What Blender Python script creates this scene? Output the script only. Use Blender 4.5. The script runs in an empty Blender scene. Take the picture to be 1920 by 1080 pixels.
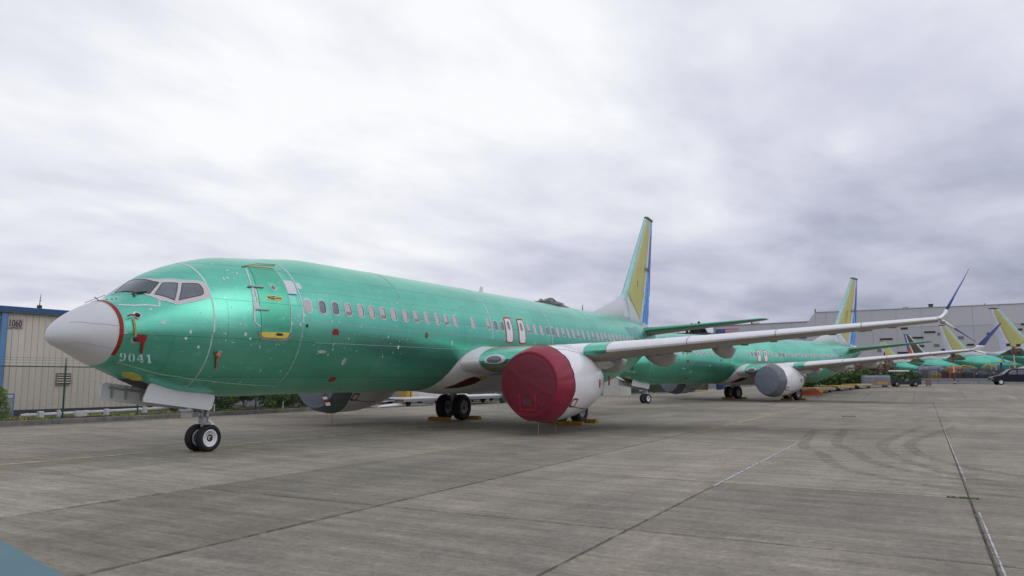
import bpy, math, random
from mathutils import Vector, Matrix
random.seed(11)
R = math.radians
S = bpy.context.scene
COL = S.collection

# ------------------------------------------------------------------ camera
cd = bpy.data.cameras.new('camera')
cam = bpy.data.objects.new('camera', cd)
COL.objects.link(cam)
fw = Vector((0.86144, 0.49425, 0.11679)).normalized()
rt = fw.cross(Vector((0, 0, 1))).normalized()
up = rt.cross(fw)
cam.matrix_world = Matrix(((rt.x, up.x, -fw.x, -9.1648), (rt.y, up.y, -fw.y, -16.589),
                           (rt.z, up.z, -fw.z, 1.8418), (0, 0, 0, 1)))
cd.sensor_width = 36.0
cd.lens = 36.0 * 1435.41 / 1920.0
cd.clip_start = 0.05
cd.clip_end = 3000
cd.dof.use_dof = True
cd.dof.focus_distance = 18.0
cd.dof.aperture_fstop = 2.8
S.camera = cam

# ------------------------------------------------------------------ world, sun, exposure
SUN_EL, SUN_AZ = R(37), R(-68)          # azimuth measured from +x towards +y
W = bpy.data.worlds.new('World')
S.world = W
W.use_nodes = True
nt = W.node_tree
nt.nodes.clear()
def N(t, **k):
    n = nt.nodes.new(t)
    for a, b in k.items():
        setattr(n, a, b)
    return n
def L(a, b):
    nt.links.new(a, b)
def M(op, a, b=None, clamp=False):
    n = N('ShaderNodeMath', operation=op, use_clamp=clamp)
    for i, v in enumerate((a, b)):
        if v is None:
            continue
        if isinstance(v, (int, float)):
            n.inputs[i].default_value = v
        else:
            L(v, n.inputs[i])
    return n.outputs[0]
tc = N('ShaderNodeTexCoord')
sep = N('ShaderNodeSeparateXYZ')
L(tc.outputs['Generated'], sep.inputs[0])
X, Y, Z = sep.outputs
zc = M('ADD', M('MAXIMUM', Z, 0.0), 0.16)
px = M('DIVIDE', X, zc)
py = M('DIVIDE', Y, zc)
comb = N('ShaderNodeCombineXYZ')
L(px, comb.inputs[0]); L(py, comb.inputs[1])
mp = N('ShaderNodeMapping')
mp.inputs['Rotation'].default_value = (0, 0, R(22))
mp.inputs['Scale'].default_value = (0.8, 1.15, 1)
mp.inputs['Location'].default_value = (5.3, 2.2, 0)
L(comb.outputs[0], mp.inputs[0])
def noise(scale, det, rough, dist=0.0):
    n = N('ShaderNodeTexNoise')
    n.inputs['Scale'].default_value = scale
    n.inputs['Detail'].default_value = det
    n.inputs['Roughness'].default_value = rough
    n.inputs['Distortion'].default_value = dist
    L(mp.outputs[0], n.inputs['Vector'])
    return n.outputs['Fac']
n1 = noise(0.55, 2, 0.45)
n2 = noise(1.7, 7, 0.52, 0.25)
n3 = noise(4.6, 5, 0.5)
cl = M('ADD', M('MULTIPLY', M('SUBTRACT', n1, 0.5), 0.55), M('MULTIPLY', M('SUBTRACT', n2, 0.5), 0.78))
cl = M('ADD', cl, M('MULTIPLY', M('SUBTRACT', n3, 0.5), 0.22))
# the clouds thin out towards the hidden sun overhead, and thicken towards the +x / -y horizon
dark = M('ADD', M('MULTIPLY', X, 0.95), M('MULTIPLY', Y, -0.31))
dark = M('MULTIPLY', M('POWER', M('MAXIMUM', dark, 0.0), 6.0), 0.17)
low = M('SUBTRACT', 1.0, M('MINIMUM', M('DIVIDE', M('MAXIMUM', Z, 0.0), 0.42), 1.0))
low = M('MULTIPLY', low, M('ADD', 0.03, M('MULTIPLY', M('MAXIMUM', M('ADD', M('MULTIPLY', X, 0.95), M('MULTIPLY', Y, -0.31)), 0.0), 0.34)))
dv = N('ShaderNodeVectorMath', operation='DOT_PRODUCT')
L(tc.outputs['Generated'], dv.inputs[0]); dv.inputs[1].default_value = (0.728, 0.578, 0.37)
glow = M('MULTIPLY', M('POWER', M('MAXIMUM', dv.outputs['Value'], 0.0), 9.0), 0.27)
val = M('SUBTRACT', M('ADD', M('ADD', 0.715, glow), cl), M('ADD', dark, low), clamp=True)
ramp = N('ShaderNodeValToRGB')
L(val, ramp.inputs[0])
e = ramp.color_ramp.elements
e[0].position = 0.15; e[0].color = (0.27, 0.30, 0.41, 1)
e[1].position = 0.98; e[1].color = (0.97, 0.98, 1.0, 1)
m1 = e.new(0.38); m1.color = (0.44, 0.46, 0.585, 1)
m2 = e.new(0.66); m2.color = (0.68, 0.69, 0.80, 1)
scl = N('ShaderNodeVectorMath', operation='SCALE')
L(ramp.outputs[0], scl.inputs[0])
dv2 = N('ShaderNodeVectorMath', operation='DOT_PRODUCT')
L(tc.outputs['Generated'], dv2.inputs[0])
dv2.inputs[1].default_value = (math.cos(SUN_EL) * math.cos(SUN_AZ), math.cos(SUN_EL) * math.sin(SUN_AZ), math.sin(SUN_EL))
sg2 = M('MULTIPLY', M('POWER', M('MAXIMUM', dv2.outputs['Value'], 0.0), 5.0), 2.4)   # unseen glow added round the sun, behind the camera, for the fuselage highlight
L(M('ADD', sg2, 11.2), scl.inputs['Scale'])
sky = N('ShaderNodeTexSky', sky_type='NISHITA')
sky.sun_disc = False
sky.sun_elevation = SUN_EL
sky.sun_rotation = R(90) - SUN_AZ
sky.air_density = 1.5; sky.dust_density = 3.0
mx = N('ShaderNodeMixRGB')
mx.inputs[0].default_value = 0.93
L(sky.outputs[0], mx.inputs[1]); L(scl.outputs[0], mx.inputs[2])
bg = N('ShaderNodeBackground')
bg.inputs['Strength'].default_value = 0.093
L(mx.outputs[0], bg.inputs[0])
wo = N('ShaderNodeOutputWorld')
L(bg.outputs[0], wo.inputs[0])

sl = bpy.data.lights.new('sun', 'SUN')
sl.energy = 0.32
sl.angle = R(38)
sl.color = (1.0, 0.97, 0.93)
so = bpy.data.objects.new('sun', sl)
COL.objects.link(so)
sd = Vector((math.cos(SUN_EL) * math.cos(SUN_AZ), math.cos(SUN_EL) * math.sin(SUN_AZ), math.sin(SUN_EL)))
so.rotation_euler = sd.to_track_quat('Z', 'Y').to_euler()
S.view_settings.view_transform = 'Standard'
S.view_settings.look = 'None'
S.view_settings.exposure = 0.0
S.view_settings.gamma = 1.0
S.view_settings.use_curve_mapping = False

# ------------------------------------------------------------------ materials
MATS = {}
def mat(name, col, rough=0.5, metal=0.0, var=0.12, scale=3.0, bump=0.0, bscale=40.0, spec=0.5, coat=0.0, stretch=None, detail=5):
    if name in MATS:
        return MATS[name]
    m = bpy.data.materials.new(name)
    m.use_nodes = True
    t = m.node_tree
    p = t.nodes['Principled BSDF']
    p.inputs['Roughness'].default_value = rough
    p.inputs['Metallic'].default_value = metal
    p.inputs['Specular IOR Level'].default_value = spec
    p.inputs['Coat Weight'].default_value = coat
    p.inputs['Coat Roughness'].default_value = 0.12
    co = t.nodes.new('ShaderNodeTexCoord')
    src = co.outputs['Object']
    if stretch:
        mm = t.nodes.new('ShaderNodeMapping')
        mm.inputs['Scale'].default_value = stretch
        t.links.new(src, mm.inputs[0]); src = mm.outputs[0]
    n = t.nodes.new('ShaderNodeTexNoise')
    n.inputs['Scale'].default_value = scale
    n.inputs['Detail'].default_value = detail
    n.inputs['Roughness'].default_value = 0.6
    t.links.new(src, n.inputs['Vector'])
    r = t.nodes.new('ShaderNodeValToRGB')
    r.color_ramp.elements[0].position = 0.3
    r.color_ramp.elements[1].position = 0.7
    a = [max(0, c * (1 - var)) for c in col[:3]]
    b = [min(1, c * (1 + var)) for c in col[:3]]
    r.color_ramp.elements[0].color = (*a, 1)
    r.color_ramp.elements[1].color = (*b, 1)
    t.links.new(n.outputs['Fac'], r.inputs[0])
    t.links.new(r.outputs[0], p.inputs['Base Color'])
    if bump:
        n2 = t.nodes.new('ShaderNodeTexNoise')
        n2.inputs['Scale'].default_value = bscale
        n2.inputs['Detail'].default_value = 4
        t.links.new(src, n2.inputs['Vector'])
        bp = t.nodes.new('ShaderNodeBump')
        bp.inputs['Strength'].default_value = bump
        bp.inputs['Distance'].default_value = 0.02
        t.links.new(n2.outputs['Fac'], bp.inputs['Height'])
        t.links.new(bp.outputs[0], p.inputs['Normal'])
    MATS[name] = m
    return m

def green_skin(name, base, rough, metal=0.82):
    """protective green film over aluminium: metallic, slightly wavy, streaked and scuffed"""
    if name in MATS:
        return MATS[name]
    m = bpy.data.materials.new(name)
    m.use_nodes = True
    t = m.node_tree
    p = t.nodes['Principled BSDF']
    p.inputs['Metallic'].default_value = metal
    co = t.nodes.new('ShaderNodeTexCoord')
    def nz(scale, det, st, dist=0):
        mm = t.nodes.new('ShaderNodeMapping'); mm.inputs['Scale'].default_value = st
        t.links.new(co.outputs['Object'], mm.inputs[0])
        n = t.nodes.new('ShaderNodeTexNoise'); n.inputs['Scale'].default_value = scale
        n.inputs['Detail'].default_value = det; n.inputs['Distortion'].default_value = dist
        t.links.new(mm.outputs[0], n.inputs['Vector'])
        return n.outputs['Fac']
    big = nz(0.55, 3, (1, 1, 1))
    st = nz(2.2, 6, (0.35, 1, 2.2))
    mixn = t.nodes.new('ShaderNodeMath'); mixn.operation = 'MULTIPLY_ADD'
    t.links.new(st, mixn.inputs[0]); mixn.inputs[1].default_value = 0.5
    t.links.new(big, mixn.inputs[2])
    r = t.nodes.new('ShaderNodeValToRGB')
    r.color_ramp.elements[0].position = 0.5; r.color_ramp.elements[1].position = 1.0
    r.color_ramp.elements[0].color = (base[0] * 0.80, base[1] * 0.90, base[2] * 0.88, 1)
    r.color_ramp.elements[1].color = (base[0] * 1.22, base[1] * 1.08, base[2] * 1.10, 1)
    t.links.new(mixn.outputs[0], r.inputs[0])
    # panels differ slightly in tone
    sx = t.nodes.new('ShaderNodeSeparateXYZ'); t.links.new(co.outputs['Object'], sx.inputs[0])
    cb = t.nodes.new('ShaderNodeCombineXYZ'); t.links.new(sx.outputs[0], cb.inputs[0]); t.links.new(sx.outputs[2], cb.inputs[1])
    bk = t.nodes.new('ShaderNodeTexBrick'); bk.offset = 0.37; bk.inputs['Scale'].default_value = 1.0
    bk.inputs['Brick Width'].default_value = 3.3; bk.inputs['Row Height'].default_value = 0.93; bk.inputs['Mortar Size'].default_value = 0.009
    bk.inputs['Color1'].default_value = (1, 1, 1, 1); bk.inputs['Color2'].default_value = (0.80, 0.86, 0.86, 1); bk.inputs['Mortar'].default_value = (0.62, 0.70, 0.70, 1)
    t.links.new(cb.outputs[0], bk.inputs['Vector'])
    bf = t.nodes.new('ShaderNodeTexBrick'); bf.offset = 0.0; bf.inputs['Scale'].default_value = 1.0
    bf.inputs['Brick Width'].default_value = 0.508; bf.inputs['Row Height'].default_value = 0.31; bf.inputs['Mortar Size'].default_value = 0.010
    bf.inputs['Mortar Smooth'].default_value = 1.0
    bf.inputs['Color1'].default_value = (1, 1, 1, 1); bf.inputs['Color2'].default_value = (0.965, 0.97, 0.97, 1); bf.inputs['Mortar'].default_value = (0.84, 0.88, 0.88, 1)
    t.links.new(cb.outputs[0], bf.inputs['Vector'])
    # sparse pale scuffs
    vo = nz(9.0, 3, (0.5, 1, 1))
    rr = t.nodes.new('ShaderNodeValToRGB')
    rr.color_ramp.elements[0].position = 0.62; rr.color_ramp.elements[1].position = 0.72
    t.links.new(vo, rr.inputs[0])
    mk = t.nodes.new('ShaderNodeMath'); mk.operation = 'MULTIPLY'; mk.inputs[1].default_value = 0.35
    t.links.new(rr.outputs[0], mk.inputs[0])
    mx = t.nodes.new('ShaderNodeMixRGB')
    t.links.new(mk.outputs[0], mx.inputs[0])
    t.links.new(r.outputs[0], mx.inputs[1]); mx.inputs[2].default_value = (0.45, 0.72, 0.62, 1)
    m2_ = t.nodes.new('ShaderNodeMixRGB'); m2_.blend_type = 'MULTIPLY'; m2_.inputs[0].default_value = 1.0
    t.links.new(mx.outputs[0], m2_.inputs[1]); t.links.new(bk.outputs['Color'], m2_.inputs[2])
    m3_ = t.nodes.new('ShaderNodeMixRGB'); m3_.blend_type = 'MULTIPLY'; m3_.inputs[0].default_value = 1.0
    t.links.new(m2_.outputs[0], m3_.inputs[1]); t.links.new(bf.outputs['Color'], m3_.inputs[2])
    t.links.new(m3_.outputs[0], p.inputs['Base Color'])
    rg = t.nodes.new('ShaderNodeMath'); rg.operation = 'MULTIPLY_ADD'
    t.links.new(st, rg.inputs[0]); rg.inputs[1].default_value = 0.16; rg.inputs[2].default_value = rough - 0.08
    t.links.new(rg.outputs[0], p.inputs['Roughness'])
    b = t.nodes.new('ShaderNodeBump'); b.inputs['Strength'].default_value = 0.25; b.inputs['Distance'].default_value = 0.012
    t.links.new(nz(1.6, 2, (1, 1, 1)), b.inputs['Height'])
    t.links.new(b.outputs[0], p.inputs['Normal'])
    MATS[name] = m
    return m

GREEN = green_skin('green_protective_film', (0.165, 0.60, 0.45), 0.30)
GREEN_DOOR = green_skin('green_film_door', (0.12, 0.52, 0.36), 0.38)
GREEN_STAB = green_skin('green_film_tail', (0.05, 0.36, 0.22), 0.34, 0.6)
MINT = mat('mint_film', (0.36, 0.62, 0.60), 0.5, 0.2)
RADOME = mat('radome_grey', (0.60, 0.61, 0.63), 0.42, var=0.03, scale=2, coat=0.15)
WHITE = mat('white_paint', (0.74, 0.74, 0.74), 0.32, var=0.03, coat=0.2)
COWL = mat('cowl_white', (0.78, 0.78, 0.80), 0.22, var=0.02, scale=2, coat=0.5)
FAIR = mat('fairing_grey_white', (0.70, 0.70, 0.71), 0.36, var=0.05, coat=0.2)
WINGM = mat('wing_grey', (0.37, 0.335, 0.29), 0.45, var=0.10, scale=1.2, stretch=(2, .4, 1))
SLAT = mat('slat_silver_white', (0.80, 0.80, 0.82), 0.30, 0.25, var=0.03)
SEAL = mat('pale_sealant', (0.62, 0.68, 0.68), 0.6, var=0.12, scale=12)
SEALDULL = mat('dull_sealant', (0.34, 0.46, 0.42), 0.6, var=0.2, scale=9)
FRAMEM = mat('window_frame_putty', (0.60, 0.58, 0.57), 0.45, var=0.04)
YELLOW = mat('primer_yellow', (0.50, 0.48, 0.10), 0.6, var=0.1, scale=4)
SILL = mat('sill_yellow', (0.70, 0.58, 0.08), 0.5, var=0.12, scale=9)
FINY = mat('fin_primer_yellow_green', (0.50, 0.49, 0.18), 0.6, var=0.05, scale=2)
FINW = mat('fin_pale_grey', (0.62, 0.64, 0.68), 0.45, var=0.04)
OLIVE = mat('dark_olive', (0.07, 0.07, 0.05), 0.5)
BLUED = mat('deep_violet_blue', (0.065, 0.09, 0.36), 0.35, var=0.06)
BLUEL = mat('bright_light_blue', (0.13, 0.40, 0.86), 0.35, var=0.05)
BLUEM = mat('mid_blue_stripe', (0.035, 0.13, 0.50), 0.35)
NAVY = mat('winglet_blue', (0.04, 0.08, 0.42), 0.35, var=0.08)
RED = mat('red_tape', (0.27, 0.010, 0.012), 0.5, var=0.1, scale=8)
REDD = mat('red_brown_tape', (0.36, 0.06, 0.04), 0.6, var=0.15, scale=14)
DKRED = mat('dark_red_duct', (0.07, 0.004, 0.006), 0.7)
RUBBER = mat('tyre_rubber', (0.012, 0.012, 0.013), 0.75, var=0.3, scale=14, bump=0.2)
RIMW = mat('rim_white', (0.82, 0.82, 0.86), 0.4, var=0.05)
RIMG = mat('rim_grey', (0.30, 0.30, 0.32), 0.5, var=0.1)
STEEL = mat('gear_steel', (0.34, 0.35, 0.37), 0.38, 0.5, var=0.15, scale=14)
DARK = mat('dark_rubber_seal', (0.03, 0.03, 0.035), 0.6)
HUBM = mat('hub_dark', (0.09, 0.09, 0.10), 0.45, 0.5)
CHOCK = mat('chock_yellow', (0.34, 0.19, 0.02), 0.7, var=0.25, scale=9)
SHADE = mat('cabin_window_shade', (0.50, 0.48, 0.50), 0.35, var=0.06, scale=30, coat=0.4)
PINK = mat('window_ring', (0.60, 0.57, 0.58), 0.45, var=0.06)
COREM = mat('nozzle_metal', (0.20, 0.17, 0.14), 0.45, 0.7, var=0.2)
ORANGE = mat('safety_orange', (0.60, 0.13, 0.02), 0.6)
GOLD = mat('golden_yellow_paint', (0.70, 0.42, 0.03), 0.5, var=0.12, scale=5)
BLACKP = mat('black_plastic', (0.015, 0.015, 0.018), 0.28, var=0.3, scale=6, bump=0.5, bscale=5)
def glass(name, col, rough=0.06):
    return mat(name, col, rough, var=0.35, scale=2.2, spec=0.8, coat=0.6)
GLASSD = glass('cockpit_glass', (0.02, 0.045, 0.045), 0.10)
GLASSP = glass('protective_film_glass', (0.09, 0.12, 0.145), 0.26)
GLASSK = glass('cabin_glass_dark', (0.13, 0.14, 0.18), 0.15)

def fabric(name, col):
    m = mat(name, col, 0.55, var=0.12, scale=1.5, bump=0.35, bscale=7)
    p = m.node_tree.nodes['Principled BSDF']
    p.inputs['Sheen Weight'].default_value = 0.10
    p.inputs['Sheen Roughness'].default_value = 0.4
    return m
REDCLOTH = fabric('red_cover_fabric', (0.25, 0.008, 0.030))
REDFACE_SHADED = fabric('red_cover_face_shaded', (0.165, 0.008, 0.026))  # cover red darkened, the shading of the face put into its colour
GREYCLOTH = fabric('grey_cover_fabric', (0.145, 0.155, 0.175))
GREYFACE = fabric('grey_cover_face_fabric', (0.165, 0.19, 0.24))

def concrete(name, joints=False):
    m = bpy.data.materials.new(name)
    m.use_nodes = True
    t = m.node_tree
    p = t.nodes['Principled BSDF']
    p.inputs['Roughness'].default_value = 0.85
    g = t.nodes.new('ShaderNodeNewGeometry')
    def mapn(sc, rot=0):
        mm = t.nodes.new('ShaderNodeMapping')
        mm.inputs['Scale'].default_value = sc; mm.inputs['Rotation'].default_value = (0, 0, rot)
        t.links.new(g.outputs['Position'], mm.inputs[0]); return mm.outputs[0]
    def nz(vec, scale, det=5, rough=0.6, dist=0):
        n = t.nodes.new('ShaderNodeTexNoise'); n.inputs['Scale'].default_value = scale
        n.inputs['Detail'].default_value = det; n.inputs['Roughness'].default_value = rough
        n.inputs['Distortion'].default_value = dist
        t.links.new(vec, n.inputs['Vector']); return n.outputs['Fac']
    def rmp(f, a, b, ca, cb):
        r = t.nodes.new('ShaderNodeValToRGB'); r.color_ramp.elements[0].position = a; r.color_ramp.elements[1].position = b
        r.color_ramp.elements[0].color = (*ca, 1); r.color_ramp.elements[1].color = (*cb, 1)
        t.links.new(f, r.inputs[0]); return r.outputs[0]
    def mul(a, b, fac=1.0, mode='MULTIPLY'):
        x = t.nodes.new('ShaderNodeMixRGB'); x.blend_type = mode
        if isinstance(fac, float): x.inputs[0].default_value = fac
        else: t.links.new(fac, x.inputs[0])
        for i, v in ((1, a), (2, b)):
            if isinstance(v, tuple): x.inputs[i].default_value = (*v, 1)
            else: t.links.new(v, x.inputs[i])
        return x.outputs[0]
    v1 = mapn((1, 1, 1))
    streak = mapn((1.5, 0.13, 1), R(6))       # brushed finish and wheel-worn streaks
    streak2 = mapn((0.12, 0.9, 1), R(2))
    base = rmp(nz(v1, 0.22, 5), 0.32, 0.66, (0.255, 0.230, 0.185), (0.362, 0.328, 0.266))
    base = mul(base, rmp(nz(streak, 2.0, 7, 0.7), 0.30, 0.72, (0.68, 0.68, 0.68), (1.24, 1.23, 1.21)))
    base = mul(base, rmp(nz(streak2, 1.1, 6, 0.65), 0.3, 0.72, (0.80, 0.80, 0.80), (1.14, 1.14, 1.12)))
    base = mul(base, rmp(nz(v1, 1.3, 7, 0.7), 0.3, 0.7, (0.84, 0.84, 0.84), (1.12, 1.12, 1.12)))
    base = mul(base, rmp(nz(v1, 11, 6, 0.8), 0.32, 0.68, (0.70, 0.70, 0.70), (1.24, 1.24, 1.24)))
    # aggregate speckle
    base = mul(base, rmp(nz(v1, 70, 3, 0.7), 0.35, 0.65, (0.78, 0.78, 0.78), (1.18, 1.18, 1.18)))
    fine = mapn((6.5, 0.55, 1), R(3))
    base = mul(base, rmp(nz(fine, 2.0, 6, 0.75), 0.32, 0.70, (0.74, 0.74, 0.74), (1.20, 1.20, 1.19)))
    # oil and water stains
    st = rmp(nz(v1, 0.55, 6, 0.6, 0.6), 0.60, 0.72, (0, 0, 0), (0.5, 0.5, 0.5))
    base = mul(base, (0.62, 0.60, 0.58), st)
    # sparse small dark drips
    dr = rmp(nz(v1, 3.2, 2, 0.5), 0.76, 0.80, (0, 0, 0), (0.8, 0.8, 0.8))
    base = mul(base, (0.55, 0.54, 0.53), dr)
    if joints:
        mm = mapn((1, 1, 1), R(-1.5))
        b = t.nodes.new('ShaderNodeTexBrick')
        b.offset = 0.0
        b.inputs['Scale'].default_value = 1.0
        b.inputs['Brick Width'].default_value = 4.8; b.inputs['Row Height'].default_value = 3.8
        b.inputs['Mortar Size'].default_value = 0.03
        b.inputs['Color1'].default_value = (1, 1, 1, 1); b.inputs['Color2'].default_value = (0.85, 0.85, 0.85, 1)
        b.inputs['Mortar'].default_value = (0.5, 0.5, 0.5, 1)
        t.links.new(mm, b.inputs['Vector'])
        base = mul(base, b.outputs['Color'])
    else:
        oi = t.nodes.new('ShaderNodeObjectInfo')
        base = mul(base, oi.outputs['Color'])
    t.links.new(base, p.inputs['Base Color'])
    bp = t.nodes.new('ShaderNodeBump'); bp.inputs['Strength'].default_value = 0.35; bp.inputs['Distance'].default_value = 0.01
    t.links.new(nz(v1, 30, 6, 0.7), bp.inputs['Height'])
    t.links.new(bp.outputs[0], p.inputs['Normal'])
    return m
CONC = concrete('apron_concrete')
CONCFAR = concrete('far_apron_concrete', True)

# ------------------------------------------------------------------ mesh helpers
def mesh_obj(name, verts, faces, m, parent=None, smooth=True):
    me = bpy.data.meshes.new(name)
    me.from_pydata([tuple(v) for v in verts], [], faces)
    me.validate()
    if smooth:
        me.polygons.foreach_set('use_smooth', [True] * len(me.polygons))
    o = bpy.data.objects.new(name, me)
    me.materials.append(m)
    COL.objects.link(o)
    if parent:
        o.parent = parent
    return o

class MB:
    def __init__(s):
        s.v = []; s.f = []; s.smooth = False
    def add(s, v, f):
        b = len(s.v)
        s.v += [tuple(p) for p in v]
        s.f += [tuple(b + i for i in q) for q in f]
    def box(s, x0, x1, y0, y1, z0, z1):
        s.add([(x0, y0, z0), (x1, y0, z0), (x1, y1, z0), (x0, y1, z0), (x0, y0, z1), (x1, y0, z1), (x1, y1, z1), (x0, y1, z1)],
              [(3, 2, 1, 0), (4, 5, 6, 7), (0, 1, 5, 4), (1, 2, 6, 5), (2, 3, 7, 6), (3, 0, 4, 7)])
        return s
    def bev(s, x0, x1, y0, y1, z0, z1, b=0.02):
        """box with chamfered vertical and top edges"""
        o = [(x0 + b, y0), (x1 - b, y0), (x1, y0 + b), (x1, y1 - b), (x1 - b, y1), (x0 + b, y1), (x0, y1 - b), (x0, y0 + b)]
        cx, cy = (x0 + x1) / 2, (y0 + y1) / 2
        def ins(k):
            return [(cx + (x - cx) * (1 - k / abs(x1 - x0) * 2), cy + (y - cy) * (1 - k / abs(y1 - y0) * 2)) for x, y in o]
        rings = [(ins(b), z0), (o, z0 + b), (o, z1 - b), (ins(b), z1)]
        v = [(x, y, z) for rg, z in rings for x, y in rg]
        f = [tuple(range(7, -1, -1)), tuple(range(24, 32))]
        for k in range(3):
            for i in range(8):
                j = (i + 1) % 8
                f.append((k * 8 + i, k * 8 + j, k * 8 + 8 + j, k * 8 + 8 + i))
        s.add(v, f)
        return s
    def tube(s, a, b, r, r2=None, n=10, caps=True):
        a = Vector(a); b = Vector(b)
        if r2 is None: r2 = r
        d = (b - a).normalized()
        u = d.cross(Vector((0, 0, 1)))
        if u.length < 1e-3: u = Vector((1, 0, 0))
        u.normalize(); w = d.cross(u)
        v = []
        for P, rr in ((a, r), (b, r2)):
            for i in range(n):
                t = 2 * math.pi * i / n
                v.append(P + u * math.cos(t) * rr + w * math.sin(t) * rr)
        f = [(i, (i + 1) % n, n + (i + 1) % n, n + i) for i in range(n)]
        if caps:
            f += [tuple(range(n - 1, -1, -1)), tuple(range(n, 2 * n))]
        s.add(v, f)
        return s
    def path(s, pts, r, n=8):
        for i in range(len(pts) - 1):
            s.tube(pts[i], pts[i + 1], r, n=n)
        return s
    def lathe(s, prof, c=(0, 0, 0), axis='y', n=32):
        """prof: list of (along axis, radius)"""
        v = []; f = []
        for a, r in prof:
            for i in range(n):
                t = 2 * math.pi * i / n
                p, q = r * math.cos(t), r * math.sin(t)
                if axis == 'y': v.append((c[0] + p, c[1] + a, c[2] + q))
                elif axis == 'x': v.append((c[0] + a, c[1] + p, c[2] + q))
                else: v.append((c[0] + p, c[1] + q, c[2] + a))
        for k in range(len(prof) - 1):
            for i in range(n):
                j = (i + 1) % n
                f.append((k * n + i, k * n + j, (k + 1) * n + j, (k + 1) * n + i))
        if prof[0][1] > 1e-4: f.append(tuple(range(n - 1, -1, -1)))
        if prof[-1][1] > 1e-4: f.append(tuple((len(prof) - 1) * n + i for i in range(n)))
        s.add(v, f)
        return s
    def loft(s, rings, caps=True, closed=True):
        n = len(rings[0]); v = [p for r in rings for p in r]; f = []
        m = n if closed else n - 1
        for k in range(len(rings) - 1):
            for i in range(m):
                j = (i + 1) % n
                f.append((k * n + i, k * n + j, (k + 1) * n + j, (k + 1) * n + i))
        if caps and closed:
            f += [tuple(range(n - 1, -1, -1)), tuple((len(rings) - 1) * n + i for i in range(n))]
        s.add(v, f)
        return s
    def prism(s, poly, a, b, axis='y'):
        """polygon in the plane normal to axis, extruded from a to b"""
        def P(p, t):
            return {'y': (p[0], t, p[1]), 'x': (t, p[0], p[1]), 'z': (p[0], p[1], t)}[axis]
        n = len(poly)
        s.add([P(p, a) for p in poly] + [P(p, b) for p in poly],
              [tuple(range(n)), tuple(range(2 * n - 1, n - 1, -1))] + [(i, n + i, n + (i + 1) % n, (i + 1) % n) for i in range(n)])
        return s
    def build(s, name, m, parent=None, smooth=False):
        return mesh_obj(name, s.v, s.f, m, parent, smooth or s.smooth)

def tag(o, label=None, cat=None, group=None, kind=None):
    if label: o['label'] = label
    if cat: o['category'] = cat
    if group: o['group'] = group
    if kind: o['kind'] = kind
    return o
def thing(name, label, cat, loc=(0, 0, 0), rz=0.0, group=None):
    o = bpy.data.objects.new(name, None)
    o.empty_display_size = 0.3
    COL.objects.link(o)
    o.location = loc; o.rotation_euler = (0, 0, rz)
    return tag(o, label, cat, group)
def kids(o):
    return [c for c in ALLKIDS.get(o.name, [])]
def copy_tree(o, parent=None, loc=None, rz=None, skip=()):
    c = o.copy()
    COL.objects.link(c)
    c.parent = parent
    if loc is not None: c.location = loc
    if rz is not None: c.rotation_euler = (0, 0, rz)
    for ch in list(o.children):
        if ch.name.split('.')[0] not in skip:
            copy_tree(ch, c, skip=skip)
    return c

# ------------------------------------------------------------------ ground
def sstep(t):
    t = max(0.0, min(1.0, t)); return t * t * (3 - 2 * t)
def gh(x, y=10.0):
    """height of the far apron, which rises gently away from the parked row"""
    t = max(0.0, min(1.0, (x - 62) / 44.0))
    h = 1.0 * (1 - (1 - t) ** 2) + 0.6 * sstep((x - 120) / 70)
    return h * sstep((y + 13) / 9)
ap = MB().box(-80, 62, -15.6, 90, -0.5, -0.035).build('apron', CONC)
tag(ap, kind='structure')
ap.color = (0.8, 0.8, 0.8, 1)
def slab_mesh(w, d):
    b = 0.014; g = 0.007
    mb = MB()
    x0, x1, y0, y1 = -w / 2 + g, w / 2 - g, -d / 2 + g, d / 2 - g
    v = [(x0, y0, -0.035), (x1, y0, -0.035), (x1, y1, -0.035), (x0, y1, -0.035),
         (x0, y0, -b), (x1, y0, -b), (x1, y1, -b), (x0, y1, -b),
         (x0 + b, y0 + b, 0), (x1 - b, y0 + b, 0), (x1 - b, y1 - b, 0), (x0 + b, y1 - b, 0)]
    f = [(8, 9, 10, 11)]
    for k in (0, 4):
        for i in range(4):
            j = (i + 1) % 4
            f.append((k + i, k + j, k + 4 + j, k + 4 + i))
    mb.add(v, f)
    return mb
SW, SD = 4.8, 3.8
slab0 = None
ROT = -0.030
cr, sr = math.cos(ROT), math.sin(ROT)
tones = {(0, 4): .82, (0, 5): .82, (1, 5): .97, (-1, 5): .92, (-1, 4): .93, (0, 3): .97, (-1, 3): .93, (0, 2): .79, (-1, 2): .81, (1, 2): .86, (2, 2): .90, (3, 2): .95,
         (0, 1): 1.13, (1, 1): 1.12, (-1, 1): 1.12, (2, 1): 1.10, (3, 1): 1.06, (-1, 0): 1.0, (0, 0): .98, (1, 0): 1.02, (1, 3): 1.04, (1, 4): 1.08, (2, 4): 1.04, (2, 3): 1.06, (6, 5): .82, (7, 6): .86}
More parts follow.
